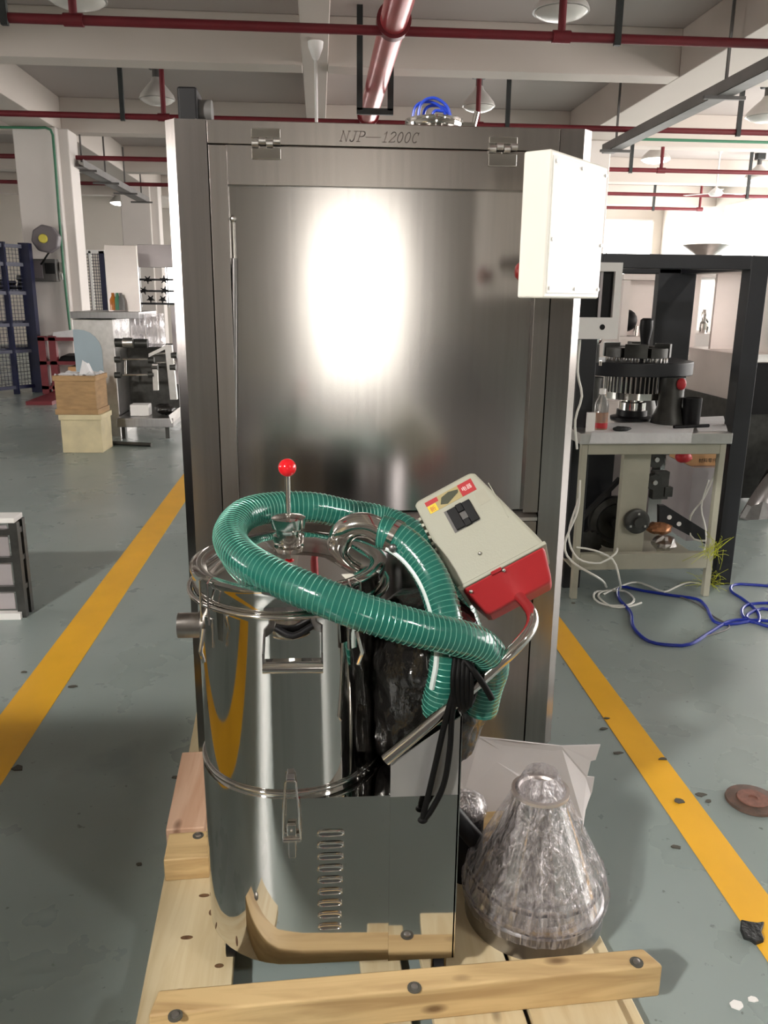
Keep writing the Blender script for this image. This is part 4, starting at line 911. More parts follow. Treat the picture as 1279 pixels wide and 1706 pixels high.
# film bundles over the rollers
for k, (x0, x1, y0, y1) in enumerate(((186, 220, 522, 572), (218, 242, 524, 570), (240, 272, 522, 578))):
    mb = MB(); n = 10; vs_ = []
    for i in range(n):
        for j in range(9):
            q = at(x0+(x1-x0)*i/(n-1)+j*.6*(k-1), y0+(y1-y0)*j/8, YP+.1+.03*math.sin(i*2.1+k)+.02*math.sin(j+k)); vs_.append(q)
    mb.add(vs_, [(i*9+j, i*9+j+1, (i+1)*9+j+1, (i+1)*9+j) for i in range(n-1) for j in range(8)]); mb.build('film_curtain', 'film', t, smooth=True)
q0 = at(186, 571, YP+.05); q1 = at(246, 572, YP+.05)
rod('roller', 'iron', t, q0, q1, .045, 18); rod('roller', 'satin', t, at(205, 571, YP-.02), at(222, 571, YP-.02), .052, 18)
pb('inner_wall', 'iron', t, 203, 572, 300, 690, YP+.55, .03)
for (x0, y0, x1, y1) in ((188, 599, 250, 598), (190, 625, 250, 624), (255, 590, 292, 588), (255, 605, 292, 603)):
    rod('tie_rod', 'chrome', t, at(x0, y0, YP+.05), at(x1, y1, YP+.05), .012, 10)
rod('tie_rod', 'chrome', t, at(209, 600, YP+.05), at(209, 625, YP+.05), .012, 10)
for (px, py) in ((196, 599), (196, 625), (252, 600), (252, 624), (258, 612), (290, 592), (288, 612)):
    q = at(px, py, YP); mb = MB().cyl(q-V((.03, 0, 0)), q+V((.03, 0, 0)), .032, 12); mb.build('bearing', 'iron', t, smooth=True)
mb = MB(); bar(mb, at(248, 592, YP), at(279, 577, YP), .035); mb.build('swing_arm', 'satin', t)
mb = MB(); bar(mb, at(258, 606, YP), at(260, 650, YP), .05); mb.build('slotted_bracket', 'satin', t)
mb = MB(); bar(mb, at(281, 575, YP+.02), at(290, 665, YP+.02), .07); mb.build('slotted_bracket', 'satin', t)
a = at(195, 712, YP-.25); b = at(288, 697, YP-.25)
B(a.x, b.x, YP-.25, YP+.6, a.z-.0, b.z).build('base_plate', 'steel_dark', t, bevel=.004)
MB().sweep([at(281, 692, YP-.27), at(300, 678, YP-.1), at(300, 694, YP-.1), at(286, 706, YP-.27)], (0, .01, 0)).build('bent_corner', 'white', t)
for px in (206, 279): pb('leg', 'iron', t, px-4, 712, px+4, 736, YP-.15, .08)
q = at(233, 685, YP-.1); zb_ = at(233, 697, YP-.25).z
tag(B(q.x-.10, q.x+.09, YP-.1, YP+.06, b.z+.001, b.z+.12).build('small_tub', 'white', bevel=.008), 'small white tub on the base plate of the left packing machine', 'tub')
tag(MB().ball((q.x+.24, YP+.0, b.z+.06), .07, 14, (1.5, 1, .85), .3, 4).build('dark_bundle', 'bag', smooth=True), 'dark crumpled bundle right of the small white tub', 'bundle')
tag(MB().tube([fl(186, 738, .02), fl(252, 741, .02)], .02, 8).build('floor_rod', 'iron', smooth=True), 'dark rod lying on the floor under the left packing machine', 'rod')
for k, (px, py) in enumerate(((190, 515), (197, 512), (203, 514))):
    q = at(px, py+6, YP+.05)
    tag(MB().lathe(V((q.x, q.y, at(190, 520, YP).z+.02)), [(.035, 0), (.035, .10), (.015, .14), (.015, .17), (0, .17)], 12).build('bottle', ('orange_liquid', 'green_conduit', 'dark_grey')[k], smooth=True),
        ('small amber bottle', 'small green bottle', 'small dark bottle')[k]+' on the left packing machine worktop', 'bottle')
# steel cart at the left edge
fr_ = fl(46, 1032); xq = fr_.x; yq = fr_.y; zt_ = at(30, 860, yq+.1).z
t = thing('steel_cart', (xq-.25, yq+.25, 0), 'stainless cart cut by the left edge beside the yellow line', 'cart')
B(xq-.62, xq-.02, yq+.02, yq+.13, zt_-.012, zt_+.012).build('top_plate', 'white', t, bevel=.004)
for (x, y_) in ((xq-.03, yq+.04), (xq-.03, yq+.11), (xq-.6, yq+.04), (xq-.6, yq+.11)):
    B(x-.018, x+.018, y_-.018, y_+.018, 0, zt_-.012).build('leg', 'iron', t)
for z in (zt_*.30, zt_*.6, zt_*.88):
    B(xq-.6, xq-.03, yq+.025, yq+.05, z-.012, z+.012).build('rail', 'iron', t); B(xq-.045, xq-.015, yq+.04, yq+.11, z-.012, z+.012).build('rail', 'iron', t)
B(xq-.58, xq-.07, yq+.06, yq+.065, .03, zt_-.03).build('side_panel', 'lilac_sheet', t); B(xq-.05, xq-.045, yq+.06, yq+.10, .03, zt_-.03).build('side_panel', 'satin', t)
B(xq-.60, xq-.03, yq+.0, yq+.04, .0, .03).build('kick_plate', 'white', t)
# ================================================================== RIGHT: BLACK FRAMED MACHINE
YB = 3.92
t = thing('turret_machine', (1.7, 4.3, 0), 'open machine in a black steel frame with turret, right of the filling machine', 'machine')
xl, xr_ = 1.265, 2.14; zt_ = 1.655
def post(x0, x1, y0, y1, z0, z1): return B(x0, x1, y0, y1, z0, z1).build('frame_post', 'frame_black', t, bevel=.004)
post(1.24, 1.33, YB, YB+.09, 0, zt_); post(2.05, 2.14, YB, YB+.09, 0, zt_)
a = at(1085, 600, 4.7); b = at(1146, 600, 4.7); post(a.x, b.x, 4.7, 4.76, .72, zt_)
def beam_(x0, x1, y0, y1): return B(x0, x1, y0, y1, zt_-.065, zt_).build('frame_bar', 'frame_black', t, bevel=.004)
beam_(1.33, 2.05, YB, YB+.09); beam_(1.33, 2.05, YB+.78, YB+.87); beam_(1.24, 1.33, YB+.09, YB+.87); beam_(2.05, 2.14, YB+.09, YB+.87)
# cream cabinet under the table
YT = 3.74
zt2 = at(1100, 722, YT).z; zt1_ = at(1100, 738, YT).z
x0 = at(966, 740, YT).x; x1 = at(1219, 740, YT).x
B(x0, x1, YT, YT+1.25, zt1_-.006, zt2).build('table_top', 'satin', t, bevel=.003)
xc0 = at(968, 760, YT+.02).x; xc1 = at(1208, 760, YT+.02).x
zr1 = at(1100, 757, YT+.02).z
def cream(nm, *a): return B(*a).build(nm, 'cream_steel', t, bevel=.003)
cream('cabinet_rail', xc0+.0302, xc1-.0302, YT+.02, YT+.06, zr1, zt1_-.006)
zl1 = at(1100, 922, YT+.02).z; zl0 = at(1100, 948, YT+.02).z
cream('cabinet_rail', xc0+.0302, xc1-.0302, YT+.02, YT+.06, zl0, zl1)
for (xx, y_) in ((xc0, YT+.02), (xc1-.03, YT+.02), (xc0, YT+1.15), (xc1-.03, YT+1.15)): cream('cabinet_leg', xx, xx+.03, y_, y_+.035, 0, zt1_-.006)
cream('floor_pan', xc0, xc1, YT+.06, YT+1.15, zl0, zl0+.01)
B(xc0+.03, xc0+.36, YT+.55, YT+.56, zl0+.01, zt1_-.01).build('inner_panel', 'frame_black', t)
MB().box(xc0+.40, xc1-.03, YT+.80, YT+.81, zl0+.01, zt1_-.01).build('inner_sheet', 'lilac_sheet', t)
a = at(1040, 760, YT+.1); b = at(1083, 920, YT+.1)
cream('upright_plate', at(1036, 800, YT+.1).x, at(1081, 800, YT+.1).x, YT+.1, YT+.14, zl0+.01, zt1_-.006)
q = at(1060, 868, YT+.08)
hub = MB().lathe((q.x, 0, q.z), [(.058, YT+.099), (.062, YT+.09), (.062, YT+.065), (.05, YT+.06), (.025, YT+.06), (.025, YT+.04), (0, YT+.04)], 32, 'y').build('flange_hub', 'iron', t, smooth=True)
for k in range(3):
    an = math.radians(90+120*k); B(q.x+.042*math.cos(an)-.005, q.x+.042*math.cos(an)+.005, YT+.054, YT+.062, q.z+.042*math.sin(an)-.005, q.z+.042*math.sin(an)+.005).build('flange_bolt', 'satin', hub)
q = at(1022, 868, YT+.35)
pul = MB().lathe((q.x, 0, q.z), [(.13, YT+.36), (.14, YT+.35), (.14, YT+.31), (.11, YT+.30), (.09, YT+.33), (.03, YT+.33), (.03, YT+.28), (0, YT+.28)], 40, 'y').build('drive_pulley', 'iron', t, smooth=True)
q2 = at(978, 905, YT+.3); gear = []
for k in range(28):
    r = .075 if k % 2 else .066; an = 2*math.pi*k/28; gear.append((q2.x+r*math.cos(an), q2.z+r*math.sin(an)))
MB().prism(gear, 'y', YT+.28, YT+.31).build('gear_wheel', 'iron', t)
q3 = at(968, 865, YT+.33)
mb = MB(); bar(mb, at(962, 870, YT+.32), at(1030, 800, YT+.32), .03); mb.build('drive_belt', 'belt', t)
mb = MB(); bar(mb, at(985, 850, YT+.36), at(1008, 890, YT+.36), .05); mb.build('swing_lever', 'iron', t)
for (px, py, r) in ((1092, 765, .045), (1089, 803, .042)):
    q = at(px, py, YT+.12); g = []
    for k in range(20):
        rr2 = r if k % 2 else r*.9; an = 2*math.pi*k/20; g.append((q.x+rr2*math.cos(an), q.z+rr2*math.sin(an)))
    o_ = MB().prism(g, 'y', YT+.11, YT+.15).build('sprocket', 'iron', t); MB().cyl((q.x, YT+.10, q.z), (q.x, YT+.16, q.z), .012, 12).build('sprocket_shaft', 'satin', o_, smooth=True)
pb('bearing_block', 'iron', t, 1090, 786, 1112, 832, YT+.13, .05, .004); pb('bearing_block', 'iron', t, 1108, 812, 1120, 828, YT+.12, .04, .003)
mb = MB().sweep([at(1098, 842, YT+.2), at(1108, 842, YT+.2), at(1185, 890, YT+.2), at(1185, 912, YT+.2), at(1110, 872, YT+.2), at(1098, 872, YT+.2)], (0, .03, 0)); mb.build('drilled_arm', 'frame_black', t)
for (px, py) in ((1115, 862), (1131, 873)):
    q = at(px, py, YT+.196); MB().cyl(q, q+V((0, .003, 0)), .012, 14).build('arm_hole', 'white', t)
q = at(1098, 880, YT+.2); MB().ball(q, .05, 18, (1.3, 1, .6), .4, 6).build('motor_winding', 'copper', t, smooth=True)
q = at(1105, 905, YT+.2); MB().ball(q, .055, 14, (1.1, 1, .8), .35, 5).build('motor_housing', 'satin', t)
# turret
tc = V((at(1056, 640, 4.22).x, 4.22, 0)); zT = zt2
zpl1 = at(1056, 606, 4.0).z; zpl0 = zpl1-.07
half = [(tc.x+.30*math.cos(math.radians(a)), tc.y+.20*math.sin(math.radians(a))) for a in range(180, 361, 12)]
MB().prism(half+[(tc.x+.30, tc.y+.25), (tc.x-.30, tc.y+.25)], 'z', zpl0, zpl1).build('turret_plate', 'frame_black', t, bevel=.006)
zr0 = at(1056, 668, 4.05).z; zr1_ = at(1056, 657, 4.05).z
for k in range(40):
    an = 2*math.pi*k/40; x = tc.x+.148*math.cos(an); y_ = tc.y+.148*math.sin(an)
    rod('guide_rod', 'chrome', t, (x, y_, zr1_), (x, y_, zpl0), .0055, 8)
MB().lathe(tc, [(.10, zr0), (.165, zr0), (.165, zr1_), (.10, zr1_)], 40).build('rod_ring', 'chrome', t, smooth=True)
MB().lathe(tc, [(.13, zr1_), (.13, zpl0), (0, zpl0)], 32).build('turret_core', 'frame_black', t, smooth=True)
MB().lathe(tc, [(.07, zT+.05), (.07, zT+.09), (.055, zT+.095), (.055, zT+.12), (.072, zT+.125), (.072, zr0), (0, zr0)], 32).build('turret_shaft', 'chrome', t, smooth=True)
MB().lathe(tc, [(.11, zT), (.11, zT+.012), (.08, zT+.02), (.078, zT+.05), (0, zT+.05)], 32).build('turret_base', 'black', t, smooth=True)
for k in range(8):
    a0 = math.radians(45*k+3); a1 = math.radians(45*k+42); h = .05+.02*(k % 2)
    poly = [(tc.x+.17*math.cos(a), tc.y+.17*math.sin(a)) for a in [a0+(a1-a0)*i/5 for i in range(6)]]+[(tc.x+.09*math.cos(a), tc.y+.09*math.sin(a)) for a in [a1-(a1-a0)*i/5 for i in range(6)]]
    MB().prism(poly, 'z', zpl1+.02, zpl1+.02+h).build('die_segment', 'iron', t, bevel=.003)
for k in range(30):
    an = 2*math.pi*k/30; rod('stud', 'chrome', t, (tc.x+.15*math.cos(an), tc.y+.15*math.sin(an), zpl1), (tc.x+.15*math.cos(an), tc.y+.15*math.sin(an), zpl1+.022), .006, 6)
ht = at(1070, 530, 4.2).z
MB().lathe((tc.x+.03, tc.y-.02, 0), [(.022, zpl1), (.022, zpl1+.10), (.026, zpl1+.12), (.034, ht-.05), (.032, ht-.01), (.02, ht), (0, ht)], 20).build('center_column', 'black', t, smooth=True)
for (px, rr2) in ((1118, .062), (985, .055), (1075, .05)):
    yy = 4.05 if px != 1075 else 4.42
    q = at(px, 650, yy); zq = zpl0
    MB().lathe((q.x, yy, 0), [(rr2*1.45, zT), (rr2*1.4, zT+.02), (rr2, zT+.09), (rr2, zq), (0, zq)], 28).build('support_pillar', 'iron', t, smooth=True)
MB().ball(at(1135, 640, 3.98), .025, 12, (1, .8, 1.2)).build('red_cap', 'red_box', t, smooth=True, label='small red plastic cap')
for (px, py) in ((980, 603), (990, 604), (1000, 605), (980, 632), (992, 633)):
    q = at(px, py, 4.02); MB().cyl(q-V((0, 0, .012)), q+V((0, 0, .012)), .007, 8).build('stud', 'chrome', t, smooth=True)
# screen housing on the near post
Yh_ = 3.55; a = at(962, 437, Yh_); b = at(1028, 563, Yh_)
hx0, hx1, hz0, hz1 = a.x, b.x, at(1000, 565, Yh_).z, at(1000, 437, Yh_).z
kx0, kx1, kz0, kz1 = at(966, 0, Yh_).x, at(1022, 500, Yh_).x, at(1000, 529, Yh_).z, at(1000, 452, Yh_).z
kx0 = hx0+.02
sh = B(hx0, hx1+.0, Yh_+.03, Yh_+.14, hz0, hz1).build('screen_housing', 'white', t, bevel=.006)
mb = MB().box(hx0, kx0, Yh_, Yh_+.03, hz0, hz1).box(kx1, hx1, Yh_, Yh_+.03, hz0, hz1).box(kx0, kx1, Yh_, Yh_+.03, hz0, kz0).box(kx0, kx1, Yh_, Yh_+.03, kz1, hz1)
mb.build('bezel', 'white', sh); B(kx0, kx1, Yh_+.024, Yh_+.0299, kz0, kz1).build('opening_back', 'black', sh)
q = at(1003, 545, Yh_); MB().cyl((q.x, Yh_-.001, q.z), (q.x, Yh_+.002, q.z), .012, 16).build('key_hole', 'black', sh)
q = at(1000, 480, Yh_+.02); MB().box(q.x-.006, q.x+.006, Yh_+.012, Yh_+.022, kz0, kz1).build('inner_clip', 'lilac_sheet', sh)
rod('screen_arm', 'satin', t, (hx0+.03, Yh_+.14, (hz0+hz1)/2), (1.285, YB+.02, (hz0+hz1)/2), .02)
# loose things on the table
q = at(1050, 735, YT); 
tag(MB().sweep([V((at(985, 722, YT).x, YT-.004, zt2+.001)), V((at(1152, 722, YT).x, YT-.004, zt2+.001)), V((at(1150, 722, YT+.4).x, YT+.35, zt2+.001)), V((at(985, 722, YT+.3).x, YT+.30, zt2+.001))], (0, 0, .002)).add(
    [V((at(985, 722, YT).x, YT-.003, zt2+.001)), V((at(1152, 722, YT).x, YT-.003, zt2+.001)), V((at(1152, 722, YT).x, YT-.003, zt1_+.0)), V((at(982, 722, YT).x, YT-.003, zt1_))], [(0, 1, 2, 3)]).build('paper_sheet', 'paper'),
    'white paper draped over the front edge of the turret machine table', 'paper')
tag(MB().sweep([V((at(1155, 715, YT+.1).x, YT+.05, zt2+.001)), V((at(1205, 715, YT+.1).x, YT+.06, zt2+.001)), V((at(1195, 715, YT+.6).x, YT+.55, zt2+.001)), V((at(1150, 715, YT+.5).x, YT+.5, zt2+.001))], (0, 0, .003)).build('paper_sheet', 'paper'),
    'white paper lying right of the black cup on the turret machine table', 'paper')
q = V((at(999, 715, 3.86).x, 3.86, zt2))
o_ = thing('bottle', q, 'clear bottle of orange liquid at the left of the turret machine table', 'bottle')
MB().lathe(q, [(.030, 0), (.034, .004), (.034, .115), (.03, .14), (.014, .165), (.014, .175)], 24).build('bottle_body', 'bottle', o_, smooth=True)
MB().lathe(q, [(.0315, .003), (.0315, .085), (0, .085)], 24).build('liquid', 'orange_liquid', o_, smooth=True)
MB().lathe(q, [(.016, .172), (.016, .198), (0, .198)], 16).build('cap', 'white', o_, smooth=True)
MB().lathe(q, [(.0345, .010), (.0345, .036)], 24).build('label_band', 'red_box', o_, smooth=True)
q = V((at(990, 605, 4.08).x, 4.08, zpl1))
o_ = thing('bottle', q, 'small clear bottle with foil top standing on the turret plate', 'bottle')
MB().lathe(q, [(.02, 0), (.02, .09), (0, .09)], 16).build('bottle_body', 'iron', o_, smooth=True)
MB().ball(q+V((0, 0, .12)), .031, 14, (1, 1, 1.15), .1, 6).build('foil_top', 'chrome', o_)
q = V((at(972, 718, 3.84).x+.01, 3.84, zt2))
tag(B(q.x-.01, q.x+.03, 3.80, 3.815, zt2, zt2+.09).build('folded_card', 'white'), 'folded white card left of the orange bottle', 'card')
q = V((at(1150, 700, 3.98).x, 3.98, zt2))
tag(MB().lathe(q, [(.044, 0), (.046, .14), (.041, .14), (.039, .01), (0, .01)], 28).build('cup', 'black', smooth=True), 'black cylindrical cup right of the turret on the table', 'cup')
tag(MB().ball(V((at(1035, 718, 3.80).x, 3.80, zt2+.012)), .03, 12, (1.4, .8, .45), .3, 5).build('rag', 'scrap', smooth=True), 'small dark rag on the white paper in front of the turret', 'rag')
tag(MB().tube([V((at(1122, 712, 3.86).x, 3.86, zt2+.012)), V((at(1180, 712, 3.9).x, 3.90, zt2+.012))], .008, 10).build('screwdriver', 'black', smooth=True), 'dark screwdriver lying in front of the black cup', 'screwdriver')
# carton and red bag inside the cabinet
a = at(1152, 752, YT+.5); b = at(1206, 776, YT+.5)
o_ = thing('carton', (a.x+.1, YT+.6, b.z), 'orange carton with black lettering behind the cream cabinet', 'carton')
bx('carton_body', 'orange_carton', o_, a.x, b.x+.05, YT+.5, YT+.78, b.z, a.z+.04, bevel=.003)
text('材料零件箱', .026, 'ink', o_, V((at(1163, 770, YT+.499).x, YT+.4985, at(1168, 770, YT+.499).z)), V((1, 0, 0)), V((0, 0, 1)))
B(a.x, b.x+.05, YT+.46, YT+.82, zl0+.01, b.z-.001).build('shelf_block', 'lilac_sheet', t)
q = at(1138, 761, YT+.45); tag(MB().ball(V((q.x, q.y, q.z)), .035, 14, (1.3, 1, .95), .15, 5).build('red_bag', 'red_box', smooth=True), 'small bright red bag left of the orange carton', 'bag')
# yellow-green fibre tuft on the cabinet leg
mb = MB()
for k in range(90):
    c0 = fl(1178, 975, .02) if k % 2 else at(1186, 925, YT+.0)
    q = c0+V((rnd.gauss(0, .02), -.01+rnd.gauss(0, .01), abs(rnd.gauss(0, .03)))); d_ = V((rnd.gauss(0, 1), rnd.gauss(0, .4), rnd.gauss(.1, 1)))*.05
    mb.tube([q, q+d_*.6+V((0, -.01, .01)), q+d_], .0011, 3)
o_ = mb.build('fibre_tuft', 'moss', kind='stuff'); tag(o_, 'yellow-green fibre tufts stuck at the right leg of the cream cabinet', 'fibre')
# ================================================================== CABLES ON THE FLOOR
def cable(name, m, lab, P_, r, cat='cable', n=8):
    return tag(MB().tube(spline(P_, .03), r, n).build(name, m, smooth=True), lab, cat)
def fz_(px, py, r=.006): return fl(px, py, r)
cable('white_cable', 'white_cable', 'white cable hanging from the screen housing down the black post', [at(966, 566, 3.6), at(962, 620, 3.6), at(969, 660, 3.6), at(958, 700, 3.6), at(961, 748, 3.62)], .0055)
cable('white_cable', 'white_cable', 'white cable looping from the cabinet side to the floor coil', [at(966, 800, 3.72), at(962, 850, 3.70), at(941, 905, 3.66), at(952, 935, 3.64), at(1000, 965, 3.60), fz_(1010, 978)], .0055)
cable('white_cable', 'white_cable', 'white cable crossing the lower cabinet rail', [at(964, 830, 3.72), at(947, 890, 3.69), at(962, 930, 3.70), at(1000, 938, 3.71), at(1025, 922, 3.72), at(1028, 914, 3.76)], .005)
cable('white_cable', 'white_cable', 'white cable coil with plug on the floor before the cabinet', [at(960, 912, 3.75), at(990, 917, 3.74), at(1020, 932, 3.72), at(1031, 962, 3.70), fz_(1030, 985), fz_(995, 985), fz_(990, 998), fz_(1010, 1008), fz_(1045, 1008), fz_(1056, 998), fz_(1040, 985), fz_(1010, 984), fz_(996, 993), fz_(1020, 1011), fz_(1050, 1010), fz_(1068, 1004)], .005)
cable('white_cable', 'white_cable', 'white cable running along the floor to the fibre tuft', [fz_(1005, 990), fz_(1035, 976), fz_(1060, 970), fz_(1085, 978), fz_(1106, 986), fz_(1130, 976), fz_(1150, 970), fz_(1172, 974)], .005)
cable('white_cable', 'white_cable', 'white cable curled inside the right of the cream cabinet', [at(1190, 790, YT+.3), at(1172, 830, YT+.25), at(1150, 860, YT+.22), at(1150, 892, YT+.2), at(1165, 901, YT+.15), at(1186, 899, YT+.12)], .005)
cable('white_cable', 'white_cable', 'second white cable curled inside the cream cabinet', [at(1180, 800, YT+.3), at(1168, 845, YT+.2), at(1175, 880, YT+.15), at(1174, 915, YT+.12), at(1150, 927, YT+.12), at(1120, 922, YT+.12), at(1090, 932, YT+.14)], .004)
cable('blue_cable', 'blue_cable', 'blue cable loop reaching toward the yellow line', [fz_(1250, 1035), fz_(1215, 1040), fz_(1190, 1036), fz_(1175, 1010), fz_(1160, 998), fz_(1120, 992), fz_(1070, 984), fz_(1035, 978), fz_(1030, 995), fz_(1050, 1020), fz_(1055, 1045), fz_(1080, 1068), fz_(1120, 1075), fz_(1150, 1073), fz_(1180, 1055), fz_(1215, 1035), fz_(1250, 1033), fz_(1300, 1036)], .0075)
cable('blue_cable', 'blue_cable', 'blue cable coil cut by the right edge', [fz_(1300, 978), fz_(1250, 974), fz_(1222, 974), fz_(1218, 985), fz_(1240, 1000), fz_(1262, 1020), fz_(1262, 1038), fz_(1240, 1030), fz_(1236, 1015), fz_(1252, 1006), fz_(1300, 1006), fz_(1310, 1020), fz_(1270, 1014), fz_(1245, 1024), fz_(1250, 1034), fz_(1300, 1050)], .0075)
cable('grey_cable', 'dark_grey', 'thin grey cable beside the blue cable loop', [fz_(1125, 992, .004), fz_(1160, 1005, .004), fz_(1190, 1028, .004), fz_(1215, 1045, .004), fz_(1170, 1062, .004), fz_(1158, 1070, .004)], .004)
q = fl(1253, 1336)
o_ = thing('steel_disc', q, 'rusty round steel disc lying on the floor at right', 'disc')
MB().lathe(q, [(.075, 0), (.078, .003), (.076, .010), (.046, .012), (.046, .0125), (.012, .0125), (.012, .004)], 40).build('disc_body', 'rust', o_, smooth=True)
MB().lathe(q, [(.013, .0126), (.046, .0126), (.044, .015), (.013, .015), (.013, .0126)], 32).build('disc_face', 'rust2', o_, smooth=True)
q = fl(1252, 1555); vs_ = [fl(px, py, .002) for px, py in ((1233, 1538), (1246, 1541), (1260, 1543), (1272, 1541), (1267, 1558), (1272, 1571), (1258, 1576), (1250, 1570), (1238, 1566), (1232, 1552))]
tag(MB().sweep(vs_, (0, 0, .012)).build('rubber_scrap', 'scrap', bevel=.003), 'black torn scrap lying on the right yellow line', 'scrap')
flakes = [(955, 1005, .012, 'dark sliver on the floor by the foot of the left black post'), (970, 1330, .010, 'dark flake left of the right yellow line beside the foam sheet'), (1005, 1215, .011, 'dark crumb on the left edge of the right yellow line above the foam corner'),
 (1103, 1265, .012, 'dark smudge of dirt on the middle of the right yellow line'), (1130, 1335, .016, 'larger dark flake lying on the right yellow line level with the steel disc'), (1168, 1325, .013, 'dark flake on the floor between the right yellow line and the steel disc'),
 (1125, 1412, .011, 'dark flake left of the right yellow line below the level of the disc'), (1180, 1335, .010, 'smallest dark flake beside the right yellow line, nearest the steel disc'), (1010, 1198, .010, 'dark flake on the right yellow line nearest the filling machine'), (1030, 1255, .012, 'dark flake on the floor between the foam corner and the right yellow line'),
 (40, 1120, .014, 'dark flake at the left edge below the steel cart'), (120, 1145, .014, 'dark flake on the left yellow line near its lower end'), (30, 1280, .020, 'long dark scuff by the bottom end of the left yellow line'), (232, 1440, .008, 'tiny dark speck on the floor left of the pallet block'), (295, 1295, .012, 'dark flake on the floor beside the pink pallet plank'),
 (1230, 1675, .014, 'white chip on the floor near the bottom right corner, left one'), (1255, 1665, .010, 'pale chip on the floor at the bottom right corner, right one')]
for (px, py, s_, lab) in flakes:
    q = fl(px, py, 0); mb = MB(); n = 7; poly = []
    for k in range(n):
        an = 2*math.pi*k/n; r = s_*(.5+rnd.random()*.7); poly.append((q.x+1.3*r*math.cos(an), q.y+.8*r*math.sin(an)))
    z0 = .0016 if 'line' in lab and ('on the' in lab and 'floor' not in lab) else 0.0
    tag(mb.prism(poly, 'z', z0, z0+.003).build('floor_flake', 'white' if px in (1230, 1255) else 'debris'), lab, 'flake', 'flakes on the floor')
# ================================================================== RIGHT BACKGROUND MACHINES
def cabinet(name, lab, px0, px1, pt_, pm, pbot, Y, d, glass=True):
    a = at(px0, pt_, Y); b = at(px1, pbot, Y); m_ = at(px0, pm, Y).z
    t = thing(name, ((a.x+b.x)/2, Y+d/2, 0), lab, 'machine')
    B(a.x, b.x, Y, Y+d, 0.05, b.z).build('plinth', 'iron', t, bevel=.005)
    B(a.x, b.x, Y, Y+d, b.z+.0, m_).build('lower_cabinet', 'steel_light', t, bevel=.005)
    for x in (a.x, b.x-.06):
        for y_ in (Y, Y+d-.06): B(x, x+.06, y_, y_+.06, m_, a.z-.05).build('corner_post', 'steel_light', t)
    B(a.x, b.x, Y, Y+d, a.z-.05, a.z).build('roof', 'steel_light', t, bevel=.005)
    return t, a, b, m_
t, a, b, m_ = cabinet('filling_machine', 'stainless filling machine with open window far right behind the frame', 1147, 1215, 452, 556, 695, 7.0, .9)
for k in range(5):
    q = V((a.x+.12+.05*k, 7.2+.08*(k % 3), m_)); h = .12+.08*((k*3) % 4)
    MB().lathe(q, [(.03, 0), (.035, h*.4), (.02, h*.5), (.03, h*.8), (.015, h), (0, h)], 12).build('dosing_head', ('black', 'chrome')[k % 2], t, smooth=True)
MB().tube(spline([(a.x+.15, 7.3, a.z-.04), (a.x+.05, 7.25, a.z-.3), (a.x+.1, 7.2, m_+.25)], .05), .015, 8).build('feed_tube', 'white_cable', t, smooth=True)
MB().tube(spline([(b.x-.12, 7.3, a.z-.04), (b.x-.05, 7.25, a.z-.3), (b.x-.1, 7.2, m_+.15)], .05), .015, 8).build('feed_tube', 'white_cable', t, smooth=True)
MB().ball(((a.x+.1), 6.99, m_-.12), .02, 10).build('door_knob', 'chrome', t, smooth=True)
q = at(1174, 428, 7.4); MB().lathe(V((q.x, 7.4, 0)), [(.03, a.z), (.03, q.z-.02), (.20, q.z+.10), (.19, q.z+.10), (.02, q.z)], 24).build('hopper_bowl', 'satin', t, smooth=True)
q0 = at(1155, 700, 6.6); q1 = at(1205, 700, 6.6); 
tag(MB().box(q0.x, q1.x, 6.5, 6.55, at(0, 0, 6.5).z*0+.25, at(1180, 590, 6.5).z).build('sheet_panel', 'blue_film', bevel=.003), 'pale blue steel sheet leaning on the filling machine far right', 'sheet')
t, a, b, m_ = cabinet('wrapping_machine', 'bright stainless machine seen under the black frame at left of the black post', 1040, 1108, 456, 560, 700, 6.6, .9)
B(a.x+.06, b.x-.02, 6.75, 6.77, m_, a.z-.05).build('back_sheet', 'steel_light', t)
MB().ball((a.x+.08, 6.7, m_+.12), .09, 16).build('dark_wheel', 'black', t, smooth=True)
for k in range(4): MB().cyl((a.x+.15+.09*k, 6.64, m_), (a.x+.15+.09*k, 6.64, m_+.08+.03*(k % 2)), .02, 10).build('spindle', ('chrome', 'red_box', 'chrome', 'satin')[k], t, smooth=True)
tag(pb('steel_sheet', 'steel_light', None, 1196, 456, 1240, 592, 6.2, .03), 'tall stainless sheet standing behind the right black post', 'sheet')
t, a, b, m_ = cabinet('boxing_machine', 'cream framed stainless machine cut by the right edge', 1248, 1330, 440, 590, 668, 5.6, .9)
B(a.x+.03, b.x, 5.7, 5.72, m_, a.z-.05).build('back_sheet', 'steel_light', t)
MB().box(a.x, a.x+.05, 5.55, 5.6, at(0, 690, 5.55).z, m_).box(a.x, b.x, 5.55, 5.6, m_-.05, m_).build('cream_frame', 'white', t)
B(a.x+.06, b.x, 5.58, 5.6, at(1260, 690, 5.58).z, m_-.06).build('dark_bay', 'black', t)
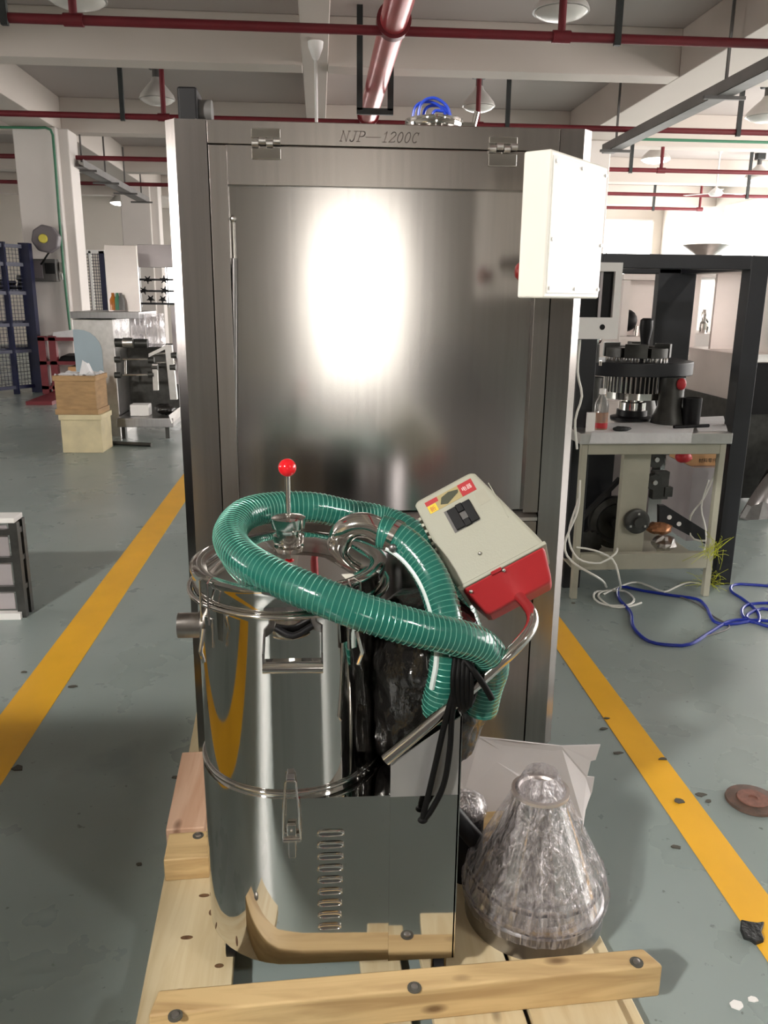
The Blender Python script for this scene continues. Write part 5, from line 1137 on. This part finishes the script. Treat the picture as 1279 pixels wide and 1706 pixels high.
# curved steel chute at the right edge
q = fl(1240, 868); q2 = fl(1279, 870)
t = thing('steel_chute', (q.x+.15, q.y+.2, 0), 'bent stainless chute lying at the right edge on the floor', 'chute')
mb = MB(); n = 14; vs_ = []; Yq = q.y
for i in range(n):
    f_ = i/(n-1); px = 1232+100*f_; py = 858-96*math.sin(f_*math.pi*.55)
    p_ = at(px, py, Yq+.05+.25*f_); vs_ += [p_, V((p_.x, p_.y, max(.01, p_.z-.38*(.25+f_)))) if False else at(px+22, min(py+60, 872-0*f_), Yq+.02+.20*f_)]
mb.add(vs_, [(2*i, 2*i+1, 2*i+3, 2*i+2) for i in range(n-1)]); o_ = mb.build('chute_sheet', 'steel_dark', t, smooth=True)
sm = o_.modifiers.new('thick', 'SOLIDIFY'); sm.thickness = .004
MB().sweep([at(1232, 862, Yq+.02), at(1290, 760, Yq+.3), at(1340, 700, Yq+.4), at(1340, 872, Yq+.1), at(1262, 876, Yq)], (0, .005, 0)).build('chute_side', 'iron', t)
# unseen things added to shade the near floor and darken the steel reflections
t = thing('added_crate', (-2.0, .1, 0), 'added wooden crate shading the floor, unseen behind the viewer at left', 'crate')  # made-up blocker, casts the shadow on the left foreground floor
for k in range(4): B(-2.54+.26*k, -2.29+.26*k, -.35, .5, .0, 1.57).build('board', 'pine_y', t, bevel=.003)
B(-2.56, -1.49, -.37, .52, 1.57, 1.60).build('lid', 'pine_x', t)

t = thing('added_low_crate', (.2, -.1, 0), 'added low wide grey crate shading the near floor, unseen behind the viewer', 'crate')  # made-up blocker, keeps the floor mirrored in the vacuum base dark
for k in range(6): B(-.73+.3*k, -.44+.3*k, -.5, .33, .0, .86).build('board', 'tray', t, bevel=.003)
B(-.74, 1.06, -.52, .35, .86, .88).build('lid', 'scrap', t)
t = thing('added_tall_crate', (.83, -.9, 0), 'added tall dark crate for a reflected silhouette, unseen behind the viewer at right', 'crate')  # made-up stand-in for the dark silhouette mirrored in the door panel
for k in range(2): B(.60+.23*k, .82+.23*k, -1.2, -.74, .0, 1.14).build('board', 'iron', t, bevel=.003)
B(.59, 1.06, -1.21, -.73, 1.14, 1.16).build('lid', 'scrap', t)

t = thing('added_cabinet', (-3.0, 2.6, 0), 'added low dark cabinet for reflection and shade, unseen left of the aisle', 'cabinet')  # added to darken the left chamfer's reflection and hold back window light
B(-3.5, -2.6, .1, 3.2, .08, 1.22).build('cabinet_body', 'frame_black', t, bevel=.01)
for y_ in (.12, 1.15, 2.18): B(-2.6, -2.58, y_, y_+1.0, .1, 1.2).build('cabinet_door', 'frame_black', t, bevel=.004)
B(-3.52, -2.57, .08, 3.22, 1.22, 1.25).build('cabinet_top', 'dark_grey', t, bevel=.004)
for y_ in (.2, 3.1): B(-3.45, -2.65, y_-.04, y_+.04, 0, .08).build('foot', 'black', t)
